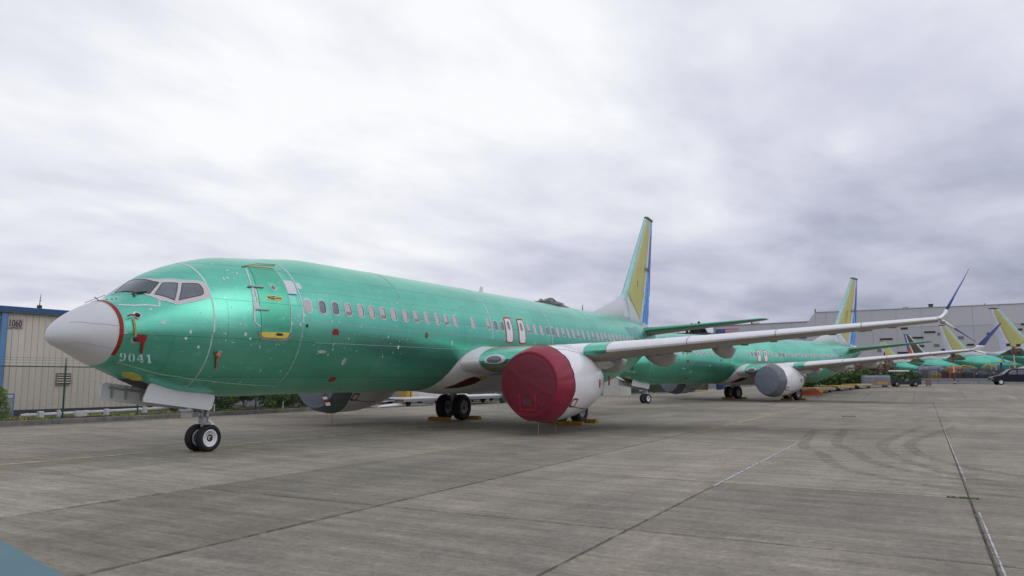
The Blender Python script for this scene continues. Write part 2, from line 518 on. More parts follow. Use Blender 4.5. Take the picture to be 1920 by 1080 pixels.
for i in range(-2, 13):
    for j in range(-5, 9):
        # joints run at x = -0.5 + 4.8 i and y = 1.6 + 3.8 j (in the slightly turned slab grid)
        gx = -0.5 + SW * (i + 0.5); gy = 1.62 + SD * (j - 0.5)
        wx = gx * cr - gy * sr; wy = gx * sr + gy * cr
        if wy < -15.4 + 0.0 or wx > 61.5:
            continue
        if slab0 is None:
            slab0 = slab_mesh(SW, SD).build('concrete_slab', CONC, ap)
            o = slab0
        else:
            o = slab0.copy(); COL.objects.link(o)
        o.location = (wx - 0.0, wy, random.uniform(-0.004, 0.004))
        o.rotation_euler = (random.uniform(-.0006, .0006), random.uniform(-.0006, .0006), ROT)
        tn = tones.get((i, j), random.uniform(0.90, 1.08))
        o.color = (tn, tn * random.uniform(0.985, 1.01), tn * random.uniform(0.96, 1.01), 1)
# far apron
xs = [60.5 + 3 * k for k in range(30)] + [152 + 12 * k for k in range(15)] + [340, 420, 600, 900, 1500]
ys = [-15.6, -13, -11, -9, -7, -4, 0, 8, 20, 35, 60, 90, 140, 240, 500]
v = [(x, y, gh(x, y) - 0.028 * (x < 62) ) for x in xs for y in ys]
nY = len(ys)
f = [(a * nY + b, (a + 1) * nY + b, (a + 1) * nY + b + 1, a * nY + b + 1) for a in range(len(xs) - 1) for b in range(nY - 1)]
tag(mesh_obj('far_apron', v, f, CONCFAR), kind='structure')
ASPH = mat('service_asphalt', (0.075, 0.073, 0.07), 0.9, var=0.2, scale=1.5, bump=0.2)
tag(MB().box(-80, 400, -400, -15.62, -0.6, -0.04).build('service_road', ASPH), kind='structure')
tag(MB().box(-900, -80, -900, 900, -0.6, -0.045).build('outer_ground', ASPH), kind='structure')
tag(MB().box(-80, 1500, -900, -400.0, -0.6, -0.045).build('outer_ground', ASPH), kind='structure')
tag(MB().box(400.0, 1500, -400, -15.62, -0.6, -0.045).build('outer_ground', ASPH), kind='structure')
tag(MB().box(-80, 60.0, 90, 900, -0.6, -0.045).build('outer_ground', ASPH), kind='structure')

# worn white paint over one joint, faint guide line, sealant, tyre marks
def wornmat(name, col, lo, hi, scale=6.0, rough=0.8, amt=1.0):
    m = bpy.data.materials.new(name); m.use_nodes = True
    t = m.node_tree; p = t.nodes['Principled BSDF']
    p.inputs['Base Color'].default_value = (*col, 1); p.inputs['Roughness'].default_value = rough
    g = t.nodes.new('ShaderNodeNewGeometry')
    n = t.nodes.new('ShaderNodeTexNoise'); n.inputs['Scale'].default_value = scale; n.inputs['Detail'].default_value = 8; n.inputs['Roughness'].default_value = 0.7
    t.links.new(g.outputs['Position'], n.inputs['Vector'])
    r = t.nodes.new('ShaderNodeValToRGB'); r.color_ramp.elements[0].position = lo; r.color_ramp.elements[1].position = hi
    r.color_ramp.elements[1].color = (amt, amt, amt, 1)
    t.links.new(n.outputs['Fac'], r.inputs[0]); t.links.new(r.outputs[0], p.inputs['Alpha'])
    return m
PAINT = wornmat('worn_white_paint', (0.52, 0.53, 0.57), 0.40, 0.50, 7, amt=.95)
GUIDE = wornmat('worn_guide_paint', (0.62, 0.50, 0.28), 0.34, 0.56, 3, amt=0.8)
SKID = wornmat('tyre_rubber_smear', (0.045, 0.043, 0.04), 0.34, 0.74, 4, amt=0.32)
CRACK = mat('joint_sealer', (0.055, 0.052, 0.047), 0.8, var=0.4, scale=9)
def ribbon(pts, w, z, jit=0.0):
    """flat ribbon with small thickness along a ground path"""
    mb = MB(); L_ = []
    for i, p in enumerate(pts):
        a = Vector(pts[max(0, i - 1)]); b = Vector(pts[min(len(pts) - 1, i + 1)])
        d = (b - a).normalized(); nrm = Vector((-d.y, d.x))
        ww = w * (1 + random.uniform(-jit, jit)); q = Vector(p) + nrm * random.uniform(-jit, jit) * w * 0.5
        L_.append((q + nrm * ww / 2, q - nrm * ww / 2))
    v = []; f = []
    for a, b in L_:
        v += [(a.x, a.y, z), (b.x, b.y, z)]
    for i in range(len(L_) - 1):
        f.append((2 * i, 2 * i + 1, 2 * i + 3, 2 * i + 2))
    mb.add(v, f)
    return mb
def lerp_path(pts, step):
    out = []
    for a, b in zip(pts[:-1], pts[1:]):
        n = max(1, int(math.dist(a, b) / step))
        out += [(a[0] + (b[0] - a[0]) * k / n, a[1] + (b[1] - a[1]) * k / n) for k in range(n)]
    return out + [pts[-1]]
def spline(pts, n=12):
    out = []
    P = [pts[0]] + list(pts) + [pts[-1]]
    for i in range(1, len(P) - 2):
        for k in range(n):
            t = k / n
            out.append(tuple(0.5 * ((2 * P[i][d]) + (-P[i - 1][d] + P[i + 1][d]) * t + (2 * P[i - 1][d] - 5 * P[i][d] + 4 * P[i + 1][d] - P[i + 2][d]) * t * t + (-P[i - 1][d] + 3 * P[i][d] - 3 * P[i + 1][d] + P[i + 2][d]) * t ** 3) for d in range(len(pts[0]))))
    return out + [pts[-1]]
tag(ribbon(lerp_path([(4.0, 12.92), (17.2, 12.52)], 0.25), 0.045, 0.010, 0.15).build('painted_line', PAINT), kind='structure')
tag(ribbon(lerp_path([(-1.5, 16.93), (3.4, 16.78)], 0.15), 0.02, 0.010, 0.3).build('painted_line', PAINT), kind='structure')
tag(ribbon(lerp_path([(4.66, 13.9), (4.78, 16.7)], 0.12), 0.018, 0.011, 0.4).build('joint_repair', PAINT), kind='structure')
tag(ribbon(lerp_path([(7.0, 16.66), (24, 16.12)], 0.3), 0.022, 0.010, 0.4).build('painted_line', PAINT), kind='structure')
tag(ribbon(lerp_path([(-2, -1.2), (5.0, -0.75), (14, -0.9), (40, -1.2)], 1.0), 0.26, 0.011, 0.1).build('guide_line', GUIDE), kind='structure')
tag(ribbon(lerp_path([(17, 8.95), (46, 8.0)], 0.8), 0.16, 0.010, 0.1).build('guide_line', GUIDE), kind='structure')
for pts in ([(24, 15.2), (15.2, 14.5), (11.2, 14.9), (9.0, 15.6), (6.8, 16.7), (4.5, 19.5)],
            [(24, 16.3), (16, 15.2), (12.2, 15.4), (9.8, 16.1), (7.9, 17.2), (5.5, 20)],
            [(20, 11.9), (13, 12.6), (10.5, 13.4), (7.4, 14.3), (5.3, 16.1), (3.8, 18.5)],
            [(21, 12.8), (14.2, 13.3), (11.7, 14.0), (8.5, 14.9), (6.3, 16.7), (4.8, 19)]):
    pts = [(x_ + .6, y_ + .25) for x_, y_ in pts]
    tag(ribbon(spline(pts), 0.30, 0.0115 + random.uniform(0, .002), 0.04).build('tyre_mark', SKID), kind='structure')
def gridpt(gx, gy): return (gx * cr - gy * sr, gx * sr + gy * cr)
for pts, w in (([(-9, 13.02), (4.3, 13.02)], .020), ([(-9, 9.22), (6, 9.22), (17, 9.22)], .022), ([(-6, 5.42), (10, 5.42)], .018), ([(-.5, 9.3), (-.5, 13.0), (-.5, 17.0)], .018), ([(4.3, 9.4), (4.3, 13.0)], .018), ([(30.7, 13), (30.7, 20)], .05), ([(-1.2, 16.82), (4.2, 16.82)], .02)):
    tag(ribbon([gridpt(*q) for q in lerp_path(pts, 0.10)], w * .7, 0.0095 + random.uniform(0, .001), 0.8).build('joint_crack', CRACK), kind='structure')
# grass tufts growing in joints
GRASS = mat('joint_grass', (0.075, 0.11, 0.02), 0.8, var=0.4, scale=20)
def tuft(cx, cy, n, lx, ly, h, name, base=0.0, mt=None):
    v = []; f = []
    for _ in range(n):
        x = cx + random.uniform(-lx, lx); y = cy + random.uniform(-ly, ly); a = random.uniform(0, 6.28)
        hh = h * random.uniform(.4, 1); w = 0.006 + h * 0.04
        dx, dy = math.cos(a) * w, math.sin(a) * w; k = random.uniform(-.5, .5) * hh
        b = len(v)
        v += [(x - dx, y - dy, base), (x + dx, y + dy, base), (x + k, y + k * random.uniform(-1, 1), base + hh)]
        f.append((b, b + 1, b + 2))
    return tag(mesh_obj(name, v, f, mt or GRASS, None, False), kind='stuff')
g_ = tuft(4.78, 16.6, 170, 0.03, 0.22, 0.035, 'joint_grass'); tag(g_, 'small strip of green grass growing in a slab joint corner', 'grass')
g_ = tuft(30.9, 12.1, 120, 0.3, 0.3, 0.06, 'joint_grass'); tag(g_, 'green weeds in the joint crossing past the wing', 'grass')

# ------------------------------------------------------------------ the airliner
KX = [0, .06, .2, .5, .9, 1.3, 1.75, 2.3, 3.0, 4.0, 5.2, 7, 27, 31, 35, 37.8]
KW = [0.02, .2, .40, .66, .90, 1.07, 1.23, 1.40, 1.58, 1.74, 1.84, 1.88, 1.88, 1.62, .92, .22]
KT = [2.766, 2.94, 3.078, 3.298, 3.511, 3.664, 4.019, 4.383, 4.675, 4.941, 5.071, 5.254, 5.315, 5.30, 5.10, 4.75]
KB = [2.70, 2.527, 2.507, 2.383, 2.171, 2.009, 1.82, 1.606, 1.448, 1.378, 1.365, 1.389, 1.382, 2.0, 3.30, 4.25]
KZC = 3.2514
def pchip(x, y):
    n = len(x); h = [x[i + 1] - x[i] for i in range(n - 1)]; d = [(y[i + 1] - y[i]) / h[i] for i in range(n - 1)]
    m = [0.0] * n
    for i in range(1, n - 1):
        if d[i - 1] * d[i] > 0:
            w1 = 2 * h[i] + h[i - 1]; w2 = h[i] + 2 * h[i - 1]
            m[i] = (w1 + w2) / (w1 / d[i - 1] + w2 / d[i])
    m[0] = d[0]; m[-1] = d[-1]
    def ev(q):
        q = min(max(q, x[0]), x[-1]); i = 0
        while i < n - 2 and q > x[i + 1]: i += 1
        t = (q - x[i]) / h[i]
        return (1 + 2 * t) * (1 - t) ** 2 * y[i] + t * (1 - t) ** 2 * h[i] * m[i] + t * t * (3 - 2 * t) * y[i + 1] + t * t * (t - 1) * h[i] * m[i + 1]
    return ev
fW, fT, fB = pchip(KX, KW), pchip(KX, KT), pchip(KX, KB)
def prof(x):
    t, b, w = fT(x), fB(x), fW(x)
    if x < .2:      # blunt tip
        q = math.sqrt(max(x, 0) / .2)
        t, b, w = 2.725 + (3.078 - 2.725) * q, 2.715 - (2.715 - 2.507) * q, .005 + .395 * q
    z0 = min(max(2.75 + (KZC - 2.75) * min(x / 5, 1), b + .02), t - .02)
    if x < .2: z0 = b + (t - b) * .4606
    if x > 27: z0 = b + (t - b) * (KZC - 1.382) / (5.315 - 1.382)
    return t, b, w, z0
def sp(x, th):
    t, b, w, z0 = prof(x)
    s = math.sin(th)
    return Vector((x, w * math.cos(th), z0 + ((t - z0) if s > 0 else (z0 - b)) * s))
def sn(x, th):
    a = sp(min(x + .02, 37.8), th) - sp(max(x - .02, 0), th)
    b = sp(x, th + .01) - sp(x, th - .01)
    n = b.cross(a).normalized()
    c = sp(x, th); c0 = Vector((x, 0, prof(x)[3]))
    return n if n.dot(c - c0) > 0 else -n
def so_(x, th, off=0.0):
    return sp(x, th) + sn(x, th) * off
def th_of(x, z):
    t, b, w, z0 = prof(x)
    s = (z - z0) / ((t - z0) if z > z0 else (z0 - b))
    return math.asin(max(-1, min(1, s)))
def side(pts):
    return [(x, th_of(x, z)) for x, z in pts]
def resample(pts, step, closed=False):
    """pts are (x, th); step in metres measured on the skin"""
    out = []
    seq = list(pts) + ([pts[0]] if closed else [])
    for a, b in zip(seq[:-1], seq[1:]):
        d = (sp(*a) - sp(*b)).length
        n = max(1, int(d / step))
        out += [(a[0] + (b[0] - a[0]) * k / n, a[1] + (b[1] - a[1]) * k / n) for k in range(n)]
    if not closed: out.append(seq[-1])
    return out
def skin_strip(pts, w, off=0.004, closed=False, step=0.08, mb=None):
    P = resample(pts, step, closed)
    mb = mb or MB()
    rings = []
    n = len(P)
    for i, (x, th) in enumerate(P):
        a = P[(i - 1) % n] if (closed or i) else P[i]
        b = P[(i + 1) % n] if (closed or i < n - 1) else P[i]
        T = (sp(*b) - sp(*a)).normalized(); nn = sn(x, th)
        sd_ = nn.cross(T).normalized(); c = sp(x, th)
        rings.append([c - sd_ * w / 2 - nn * 0.003, c - sd_ * w / 2 + nn * off, c + sd_ * w / 2 + nn * off, c + sd_ * w / 2 - nn * 0.003])
    if closed: rings.append(rings[0])
    mb.loft(rings, caps=not closed)
    return mb
def skin_patch(outline, off=0.005, rings=4, step=0.08, mb=None, cen=None):
    """closed (x, th) outline, star shaped about its centre, laid on the skin with a small edge thickness"""
    P = resample(outline, step, True)
    n = len(P)
    cx = sum(p[0] for p in P) / n if cen is None else cen[0]
    cy = sum(p[1] for p in P) / n if cen is None else cen[1]
    mb = mb or MB()
    v = [so_(cx, cy, off)]; f = []
    for k in range(1, rings + 1):
        s = k / rings
        v += [so_(cx + (p[0] - cx) * s, cy + (p[1] - cy) * s, off) for p in P]
    v += [so_(p[0], p[1], off) for p in P]
    v += [so_(p[0], p[1], -0.004) for p in P]
    mb.smooth = True
    for i in range(n):
        j = (i + 1) % n
        f.append((0, 1 + i, 1 + j))
        for k in list(range(rings - 1)) + [rings]:
            a = 1 + k * n
            f.append((a + i, a + n + i, a + n + j, a + j))
    mb.add(v, f)
    return mb
def rrect(x0, x1, z0, z1, r, n=4, skew=0.0):
    out = []
    for cx, cz, a0 in ((x1 - r, z1 - r, 0), (x0 + r, z1 - r, 90), (x0 + r, z0 + r, 180), (x1 - r, z0 + r, 270)):
        for k in range(n + 1):
            a = R(a0 + 90 * k / n)
            out.append((cx + r * math.cos(a) + skew * (cz - z0), cz + r * math.sin(a)))
    return out
def oval(cx, cz, rx, rz, n=16):
    return [(cx + rx * math.cos(2 * math.pi * k / n), cz + rz * math.sin(2 * math.pi * k / n)) for k in range(n)]
def grid_skin(xs, ths, closed=True):
    v = [sp(x, t) for x in xs for t in ths]
    n = len(ths); f = []
    for a in range(len(xs) - 1):
        for b in range(n if closed else n - 1):
            c = (b + 1) % n
            f.append((a * n + b, a * n + c, (a + 1) * n + c, (a + 1) * n + b))
    return v, f

P1 = thing('jet_airliner', 'large unpainted green twin-jet numbered 9041 with a white nose cone and a dark red engine cover', 'airplane', (0, 0, 0), 0, 'green unpainted jets parked on the apron')
NTH = 96
TH = [2 * math.pi * k / NTH for k in range(NTH)]
SEAM = 1.02
xs = [SEAM + 0.0] + [1.1 + .1 * k for k in range(40)] + [5.2 + .4 * k for k in range(55)] + [27 + .3 * k for k in range(36)] + [37.8]
v, f = grid_skin(xs, TH)
f.append(tuple(range(NTH))[::-1])
f.append(tuple((len(xs) - 1) * NTH + i for i in range(NTH)))
fus = mesh_obj('fuselage', v, f, GREEN, P1)
xs = [0.0] + [1.02 * (k / 26) ** 1.7 for k in range(1, 27)]
v, f = grid_skin(xs, TH)
f.append(tuple(range(NTH))[::-1])
mesh_obj('radome', v, f, RADOME, P1)
# radome strips (lightning diverters)
for z0, z1 in ((3.02, 2.96), (2.62, 2.49)):
    skin_strip(side([(.26, z0), (.55, (z0 * 2 + z1) / 3), (1.0, z1)]), 0.012, 0.006, step=.1).build('diverter_strip', mat('diverter', (.45, .45, .46), .5), P1)
skin_strip([(1.035, R(a)) for a in range(100, -48, -4)], 0.085, 0.008).build('red_seam_tape', RED, P1)
skin_strip([(0.985, R(a)) for a in range(100, -60, -4)], 0.012, 0.009).build('seam_edge', SEAL, P1)

# seams between the barrel sections
def ring_strip(x, a0, a1, w, m, nm='barrel_seam', off=0.005, sl=0.0):
    skin_strip([(x + sl * abs(math.sin(R(a))), R(a)) for a in range(a0, a1, -3)], w, off, step=.15).build(nm, m, P1)
ring_strip(2.95, 88, -6, 0.038, SEAL)
ring_strip(2.92, -6, -70, 0.035, SEALDULL)
ring_strip(5.52, 88, 0, 0.035, SEAL)
ring_strip(5.49, 0, -70, 0.022, SEALDULL)
ring_strip(15.05, 88, -2, 0.035, SEAL, sl=.1)
ring_strip(19.95, 88, -2, 0.032, SEAL)
ring_strip(30.2, 88, -40, 0.03, SEALDULL)
ring_strip(9.9, 86, 30, 0.012, SEALDULL)
ring_strip(24.6, 86, -10, 0.014, SEALDULL)
skin_strip(side([(1.2, 2.19), (1.86, 2.0), (2.53, 1.87), (3.3, 1.775), (4.25, 1.685), (5.5, 1.62)]), 0.022, 0.004).build('lap_seam', SEALDULL, P1)
skin_strip(side([(5.52, 4.13), (9, 4.18), (15, 4.19), (20, 4.20), (29, 4.21)]), 0.014, 0.003, step=.4).build('lap_seam', SEALDULL, P1)
skin_strip(side([(5.6, 3.30), (12, 3.31), (15, 3.31)]), 0.012, 0.003, step=.4).build('lap_seam', SEALDULL, P1)
skin_strip(side([(6.0, 2.78), (9, 2.80), (13.0, 2.82)]), 0.012, 0.003, step=.4).build('lap_seam', SEALDULL, P1)
skin_strip(side([(15.0, 2.985), (16, 2.985), (17.9, 2.985)]), 0.05, 0.010, step=.4).build('yellow_fairing_seal', YELLOW, P1)

# cockpit windows
frame = side([(1.50, 4.10), (2.09, 4.12), (2.50, 4.13), (2.80, 4.14), (2.90, 4.11), (2.95, 4.00), (2.925, 3.78), (2.83, 3.70), (2.50, 3.60), (2.16, 3.515), (1.87, 3.60), (1.71, 3.705), (1.44, 3.74)])
frame[0] = (1.80, R(100)); frame[-1] = (1.43, R(95))
fr = skin_patch(frame, 0.006, 5, cen=(2.15, th_of(2.15, 3.85)), step=.06).build('cockpit_window_frame', FRAMEM, P1)
# closed outline of pale sealant round the frame
skin_strip(frame[:1] + side([(2.09, 4.12), (2.50, 4.13), (2.80, 4.14), (2.90, 4.11), (2.95, 4.00), (2.925, 3.78), (2.83, 3.70), (2.50, 3.60), (2.16, 3.515), (1.87, 3.60), (1.71, 3.705)]) + frame[-1:], 0.02, 0.009).build('frame_sealant', SEAL, P1)
w1 = [(1.872, R(97)), (1.99, th_of(1.99, 4.062)), (2.054, th_of(2.054, 4.045)), (1.752, th_of(1.752, 3.748)), (1.60, th_of(1.60, 3.742)), (1.468, R(92))]
w2 = side([(2.100, 4.030), (2.365, 4.040), (2.135, 3.610), (1.825, 3.735)])
w3 = side([(2.447, 4.043), (2.75, 4.062), (2.795, 4.04), (2.82, 3.93), (2.79, 3.815), (2.73, 3.775), (2.225, 3.62)])
for w_, m_ in ((w1, GLASSD), (w2, GLASSP), (w3, GLASSP)):
    pn = skin_patch(w_, 0.012, 3, step=.07).build('cockpit_window', m_, P1)
    skin_strip(w_, 0.014, 0.015, closed=True, step=.06).build('rubber_seal', DARK, pn)
# wiper
wp = MB()
wp.path([so_(*q, .03) for q in [(1.50, th_of(1.50, 3.70) + .0), (1.60, th_of(1.6, 3.755)), (1.73, th_of(1.73, 3.775))]], .012)
wp.tube(so_(1.52, th_of(1.52, 3.68), 0), so_(1.52, th_of(1.52, 3.70), .06), .018)
wp.build('windscreen_wiper', DARK, P1)
# access panel outline under the windscreen
skin_strip(side([(1.845, 3.585), (1.81, 3.44), (1.42, 3.452), (1.15, 3.455)]), 0.04, 0.007).build('panel_sealant', SEAL, P1)
# little rods on the nose crown
rod = MB(); rod.tube(so_(1.06, R(88), 0), so_(0.98, R(88), .10), .01); rod.tube(so_(0.75, R(86), .06), so_(1.2, R(86), .09), .006)
rod.build('nose_probe', DARK, P1)
for q in ((1.17, 82), (1.22, 76), (1.27, 72)):
    skin_patch([(q[0] + a * .02, R(q[1]) + b * .03) for a, b in ((1, 0), (0, 1), (-1, 0), (0, -1))], .007, 1).build('small_fitting', DARK, P1)

# pitot ports
p_ = skin_patch(side(oval(1.365, 3.225, .075, .082)), .008, 2, step=.03).build('sensor_plate', SEAL, P1)
skin_patch(side(oval(1.365, 3.225, .045, .05)), .012, 1, step=.03).build('sensor_port', DARK, p_)
mb = MB(); mb.path([so_(1.37, th_of(1.37, 3.22), .02), so_(1.40, th_of(1.40, 3.21), .05)], .018); mb.build('sensor_probe', STEEL, p_)
p_ = skin_patch(side(oval(1.295, 2.675, .075, .085)), .008, 2, step=.03).build('sensor_plate', SEALDULL, P1)
skin_patch(side(oval(1.315, 2.70, .055, .06)), .014, 1, step=.03).build('sensor_port', DARK, p_)
# small scattered fittings along the side
for x, z, rx, rz, m_ in ((6.35, 2.55, .17, .045, SEALDULL), (5.65, 3.21, .045, .05, DARK), (1.10, 2.83, .07, .035, SEALDULL), (7.35, 2.30, .07, .10, SEALDULL),
                         (10.93, 3.21, .085, .10, mat('brown_patch', (.14, .12, .04), .7)), (15.9, 3.3, .05, .05, SEALDULL), (8.85, 3.86, .05, .04, SEAL),
                         (9.55, 2.78, .04, .06, SEAL), (18.3, 3.24, .05, .05, SEALDULL), (12.4, 3.02, .05, .085, SEAL)):
    skin_patch(side(oval(x, z, rx, rz)), .006, 1, step=.04).build('skin_fitting', m_, P1)
skin_patch(side([(6.60, 3.02), (6.84, 3.02), (6.84, 3.14), (6.80, 3.14), (6.80, 3.19), (6.64, 3.19), (6.64, 3.14), (6.60, 3.14)]), .009, 1, step=.05).build('red_port_cover', RED, P1)
o_ = skin_patch(side(oval(7.377, 1.805, .13, .07)), .009, 1, step=.04).build('red_port_cover', RED, P1)
skin_patch([(1.72 + a, R(-72) + b) for a, b in ((-.22, .0), (-.12, .13), (.12, .13), (.26, .0), (.12, -.13), (-.12, -.13))], .009, 2).build('yellow_primer_patch', YELLOW, P1)
# sealant spots, too small to name singly
def spots(n, boxes, m_, nm, off=.005):
    mb = MB()
    for _ in range(n):
        x0, x1, z0, z1 = random.choice(boxes)
        x = random.uniform(x0, x1); z = random.uniform(z0, z1)
        r = random.choice((.008, .012, .016, .02, .028)); k = random.uniform(.8, 2.0)
        th = th_of(x, z); c = so_(x, th, off); nn = sn(x, th)
        u = nn.cross(Vector((1, 0, 0))).normalized(); w = nn.cross(u)
        pts = []
        for q in range(7):
            a = 2 * math.pi * q / 7
            rr = r * random.uniform(.7, 1.3)
            pts.append(c + u * math.cos(a) * rr * k + w * math.sin(a) * rr)
        mb.add(pts + [p - nn * (off + .002) for p in pts], [tuple(range(7))] + [(q, 7 + q, 7 + (q + 1) % 7, (q + 1) % 7) for q in range(7)])
    o = mb.build(nm, m_, P1); o['kind'] = 'stuff'
spots(46, [(1.2, 2.9, 3.2, 3.5), (1.6, 3.0, 2.4, 3.2), (3.0, 4.0, 3.5, 4.3), (3.0, 4.0, 2.7, 3.3), (5.0, 5.6, 3.2, 3.5), (3.1, 4.1, 4.4, 4.85)], SEAL, 'sealant_spots')
spots(90, [(3.0, 5.5, 2.0, 2.8), (5.5, 7.5, 2.4, 3.4), (7.5, 12.9, 2.4, 3.4), (7.5, 15, 4.1, 4.6), (1.5, 5.2, 1.6, 1.9)], SEALDULL, 'dull_sealant_spots')
spots(26, [(5.6, 12, 3.0, 3.45), (9.0, 15, 3.9, 4.2)], SEAL, 'sealant_dots')
# smears of pale sealant round the door
mb = MB()
for pts, w in (([(4.22, 4.60), (4.12, 4.33), (4.08, 4.15)], .035), ([(4.10, 4.12), (4.06, 3.95), (4.03, 3.75), (4.01, 3.6)], .075), ([(4.15, 4.06), (4.14, 3.9), (4.13, 3.65)], .05),
               ([(4.00, 3.56), (3.98, 3.35), (4.0, 3.2)], .05), ([(4.03, 3.2), (4.10, 3.14), (4.18, 3.11)], .03)):
    skin_strip(side(pts), w, .012, mb=mb)
mb.build('door_sealant', SEAL, P1)
skin_patch(side([(3.99, 3.62), (4.03, 3.72), (4.13, 3.70), (4.17, 3.56), (4.08, 3.49), (4.0, 3.5)]), .016, 1, step=.05).build('sealant_blob', SEAL, P1)

# numerals on the nose: stencilled 9041
NUM_TL, NUM_BL, NUM_TR, NUM_BR = (1.116, 2.400), (1.222, 2.215), (1.716, 2.362), (1.822, 2.178)
def numpt(u, w):
    """u along the word in digit widths 0..4, w height 0..1"""
    s = u / 4.0
    x = (NUM_BL[0] * (1 - s) + NUM_BR[0] * s) * (1 - w) + (NUM_TL[0] * (1 - s) + NUM_TR[0] * s) * w
    z = (NUM_BL[1] * (1 - s) + NUM_BR[1] * s) * (1 - w) + (NUM_TL[1] * (1 - s) + NUM_TR[1] * s) * w
    return so_(x, th_of(x, z), 0.008)
def between(mb, A, B, u0):
    n = len(A); v = [numpt(u0 + a[0], a[1]) for a in A] + [numpt(u0 + b[0], b[1]) for b in B]
    mb.add(v, [(i, i + 1, n + i + 1, n + i) for i in range(n - 1)])
def arc(cx, cy, rx, ry, a0, a1, n=10):
    return [(cx + rx * math.cos(R(a0 + (a1 - a0) * k / n)), cy + ry * math.sin(R(a0 + (a1 - a0) * k / n))) for k in range(n + 1)]
DIG = {
 '0': [(arc(.36, .5, .36, .5, 100, 260), arc(.34, .5, .10, .40, 100, 260)), (arc(.44, .5, .36, .5, 80, -80), arc(.46, .5, .10, .40, 80, -80))],
 '9': [(arc(.36, .70, .34, .30, 95, 265), arc(.36, .70, .08, .24, 95, 265)),
       (arc(.42, .68, .38, .32, 85, -20) + [(.70, .25), (.50, .04), (.22, .0)], arc(.44, .68, .12, .26, 85, -20) + [(.50, .28), (.36, .09), (.20, .06)]),
       (arc(.16, .13, .13, .13, 0, 180, 6), arc(.16, .13, .13, .13, 0, -180, 6))],
 '4': [([(.44, 1), (.70, 1)], [(.44, .30), (.70, .30)]), ([(.44, .2), (.70, .2)], [(.44, .05), (.70, .05)]), ([(.34, .06), (.80, .06)], [(.34, 0), (.80, 0)]),
       ([(.40, 1.0), (.40, .82)], [(.0, .34), (.12, .34)]), ([(.0, .36), (.42, .36)], [(.0, .24), (.42, .24)]), ([(.72, .34), (.84, .34)], [(.72, .24), (.84, .24)])],
 '1': [([(.34, 1), (.62, 1)], [(.34, .06), (.62, .06)]), ([(.20, .07), (.76, .07)], [(.20, 0), (.76, 0)]), ([(.16, .86), (.32, 1.0)], [(.16, .76), (.32, .84)])],
}
NUMC = mat('stencil_pale_blue', (0.58, 0.84, 0.84), 0.6)
for k, ch in enumerate('9041'):
    mb = MB()
    for A, B in DIG[ch]: between(mb, A, B, k * 1.06)
    mb.build('stencil_digit', NUMC, P1)

# forward door
door = side([(4.36, 4.66), (4.75, 4.69), (5.14, 4.69), (5.13, 4.40), (5.11, 4.0), (5.08, 3.55), (5.08, 3.0), (4.20, 2.96), (4.19, 3.2), (4.17, 3.55), (4.18, 3.8), (4.21, 4.1), (4.28, 4.4)])
dr = skin_patch(door, .013, 6, step=.07).build('passenger_door', GREEN_DOOR, P1)
mb = MB()
skin_strip(side([(5.16, 4.69), (5.15, 4.40), (5.13, 4.0), (5.11, 3.55), (5.105, 3.0)]), .02, .009, mb=mb)
mb.build('door_seal', SEAL, dr)
skin_strip(side([(4.34, 4.71), (4.75, 4.735), (5.14, 4.735)]), .06, .012).build('door_header', mat('header_yellow', (.5, .45, .16), .6), dr)
skin_strip(side([(4.12, 3.00), (4.15, 2.90), (4.24, 2.82), (4.62, 2.805), (5.0, 2.815), (5.10, 2.90), (5.13, 3.0)]), .06, .012).build('door_surround', mat('surround_brown_grey', (.26, .23, .22), .6), dr)
skin_patch(side([(4.20, 2.975), (5.08, 3.0), (5.02, 2.88), (4.96, 2.85), (4.28, 2.85), (4.22, 2.89)]), .018, 2, step=.06).build('door_sill', SILL, dr)
sc = skin_patch(side(oval(4.75, 2.94, .12, .035)), .022, 1, step=.04).build('sill_scuff', DARK, dr)
skin_patch(side(oval(4.705, 4.14, .085, .085)), .018, 1, step=.03).build('porthole_ring', SEAL, dr)
skin_patch(side(oval(4.705, 4.14, .058, .058)), .022, 1, step=.03).build('porthole', GLASSK, dr)
skin_patch(side(rrect(4.43, 4.87, 3.80, 3.915, .02)), .018, 1, step=.05).build('handle_plate', SILL, dr)
skin_patch(side([(4.45, 3.84), (4.62, 3.82), (4.66, 3.86), (4.85, 3.85), (4.85, 3.895), (4.62, 3.90), (4.45, 3.885)]), .022, 1, step=.05).build('handle_recess', DARK, dr)
mb = MB(); mb.path([so_(4.47, th_of(4.47, 3.865), .035), so_(4.62, th_of(4.62, 3.845), .045), so_(4.66, th_of(4.66, 3.87), .045), so_(4.84, th_of(4.84, 3.872), .035)], .012)
mb.build('door_handle', SEAL, dr)
for a, b in (((3.97, 4.10), (4.40, 4.11)), ((4.04, 3.525), (4.40, 3.532))):
    mb = MB(); mb.path([so_(a[0], th_of(*a), .03), so_(b[0], th_of(*b), .035)], .022); mb.build('door_hinge', SEALDULL, dr)
mb = MB(); mb.path([so_(4.18, th_of(4.18, 4.66), .02), so_(4.75, th_of(4.75, 4.80), .03), so_(5.36, th_of(5.36, 4.86), .02)], .014); mb.build('rain_gutter', STEEL, P1)
skin_patch(side([(5.15, 4.385), (5.42, 4.40), (5.46, 4.34), (5.43, 4.02), (5.12, 4.00)]), .010, 2, step=.06).build('paper_notice', mat('paper_white', (.68, .70, .74), .8, var=.06, scale=14), P1)
skin_strip(side([(5.12, 4.01), (5.40, 4.02)]), .025, .014).build('notice_edge', BLUEM, P1)
# pale corrosion splash beside the ring
skin_patch(side(oval(5.60, 4.28, .09, .09)), .008, 1, step=.04).build('sealant_blob', SEAL, P1)

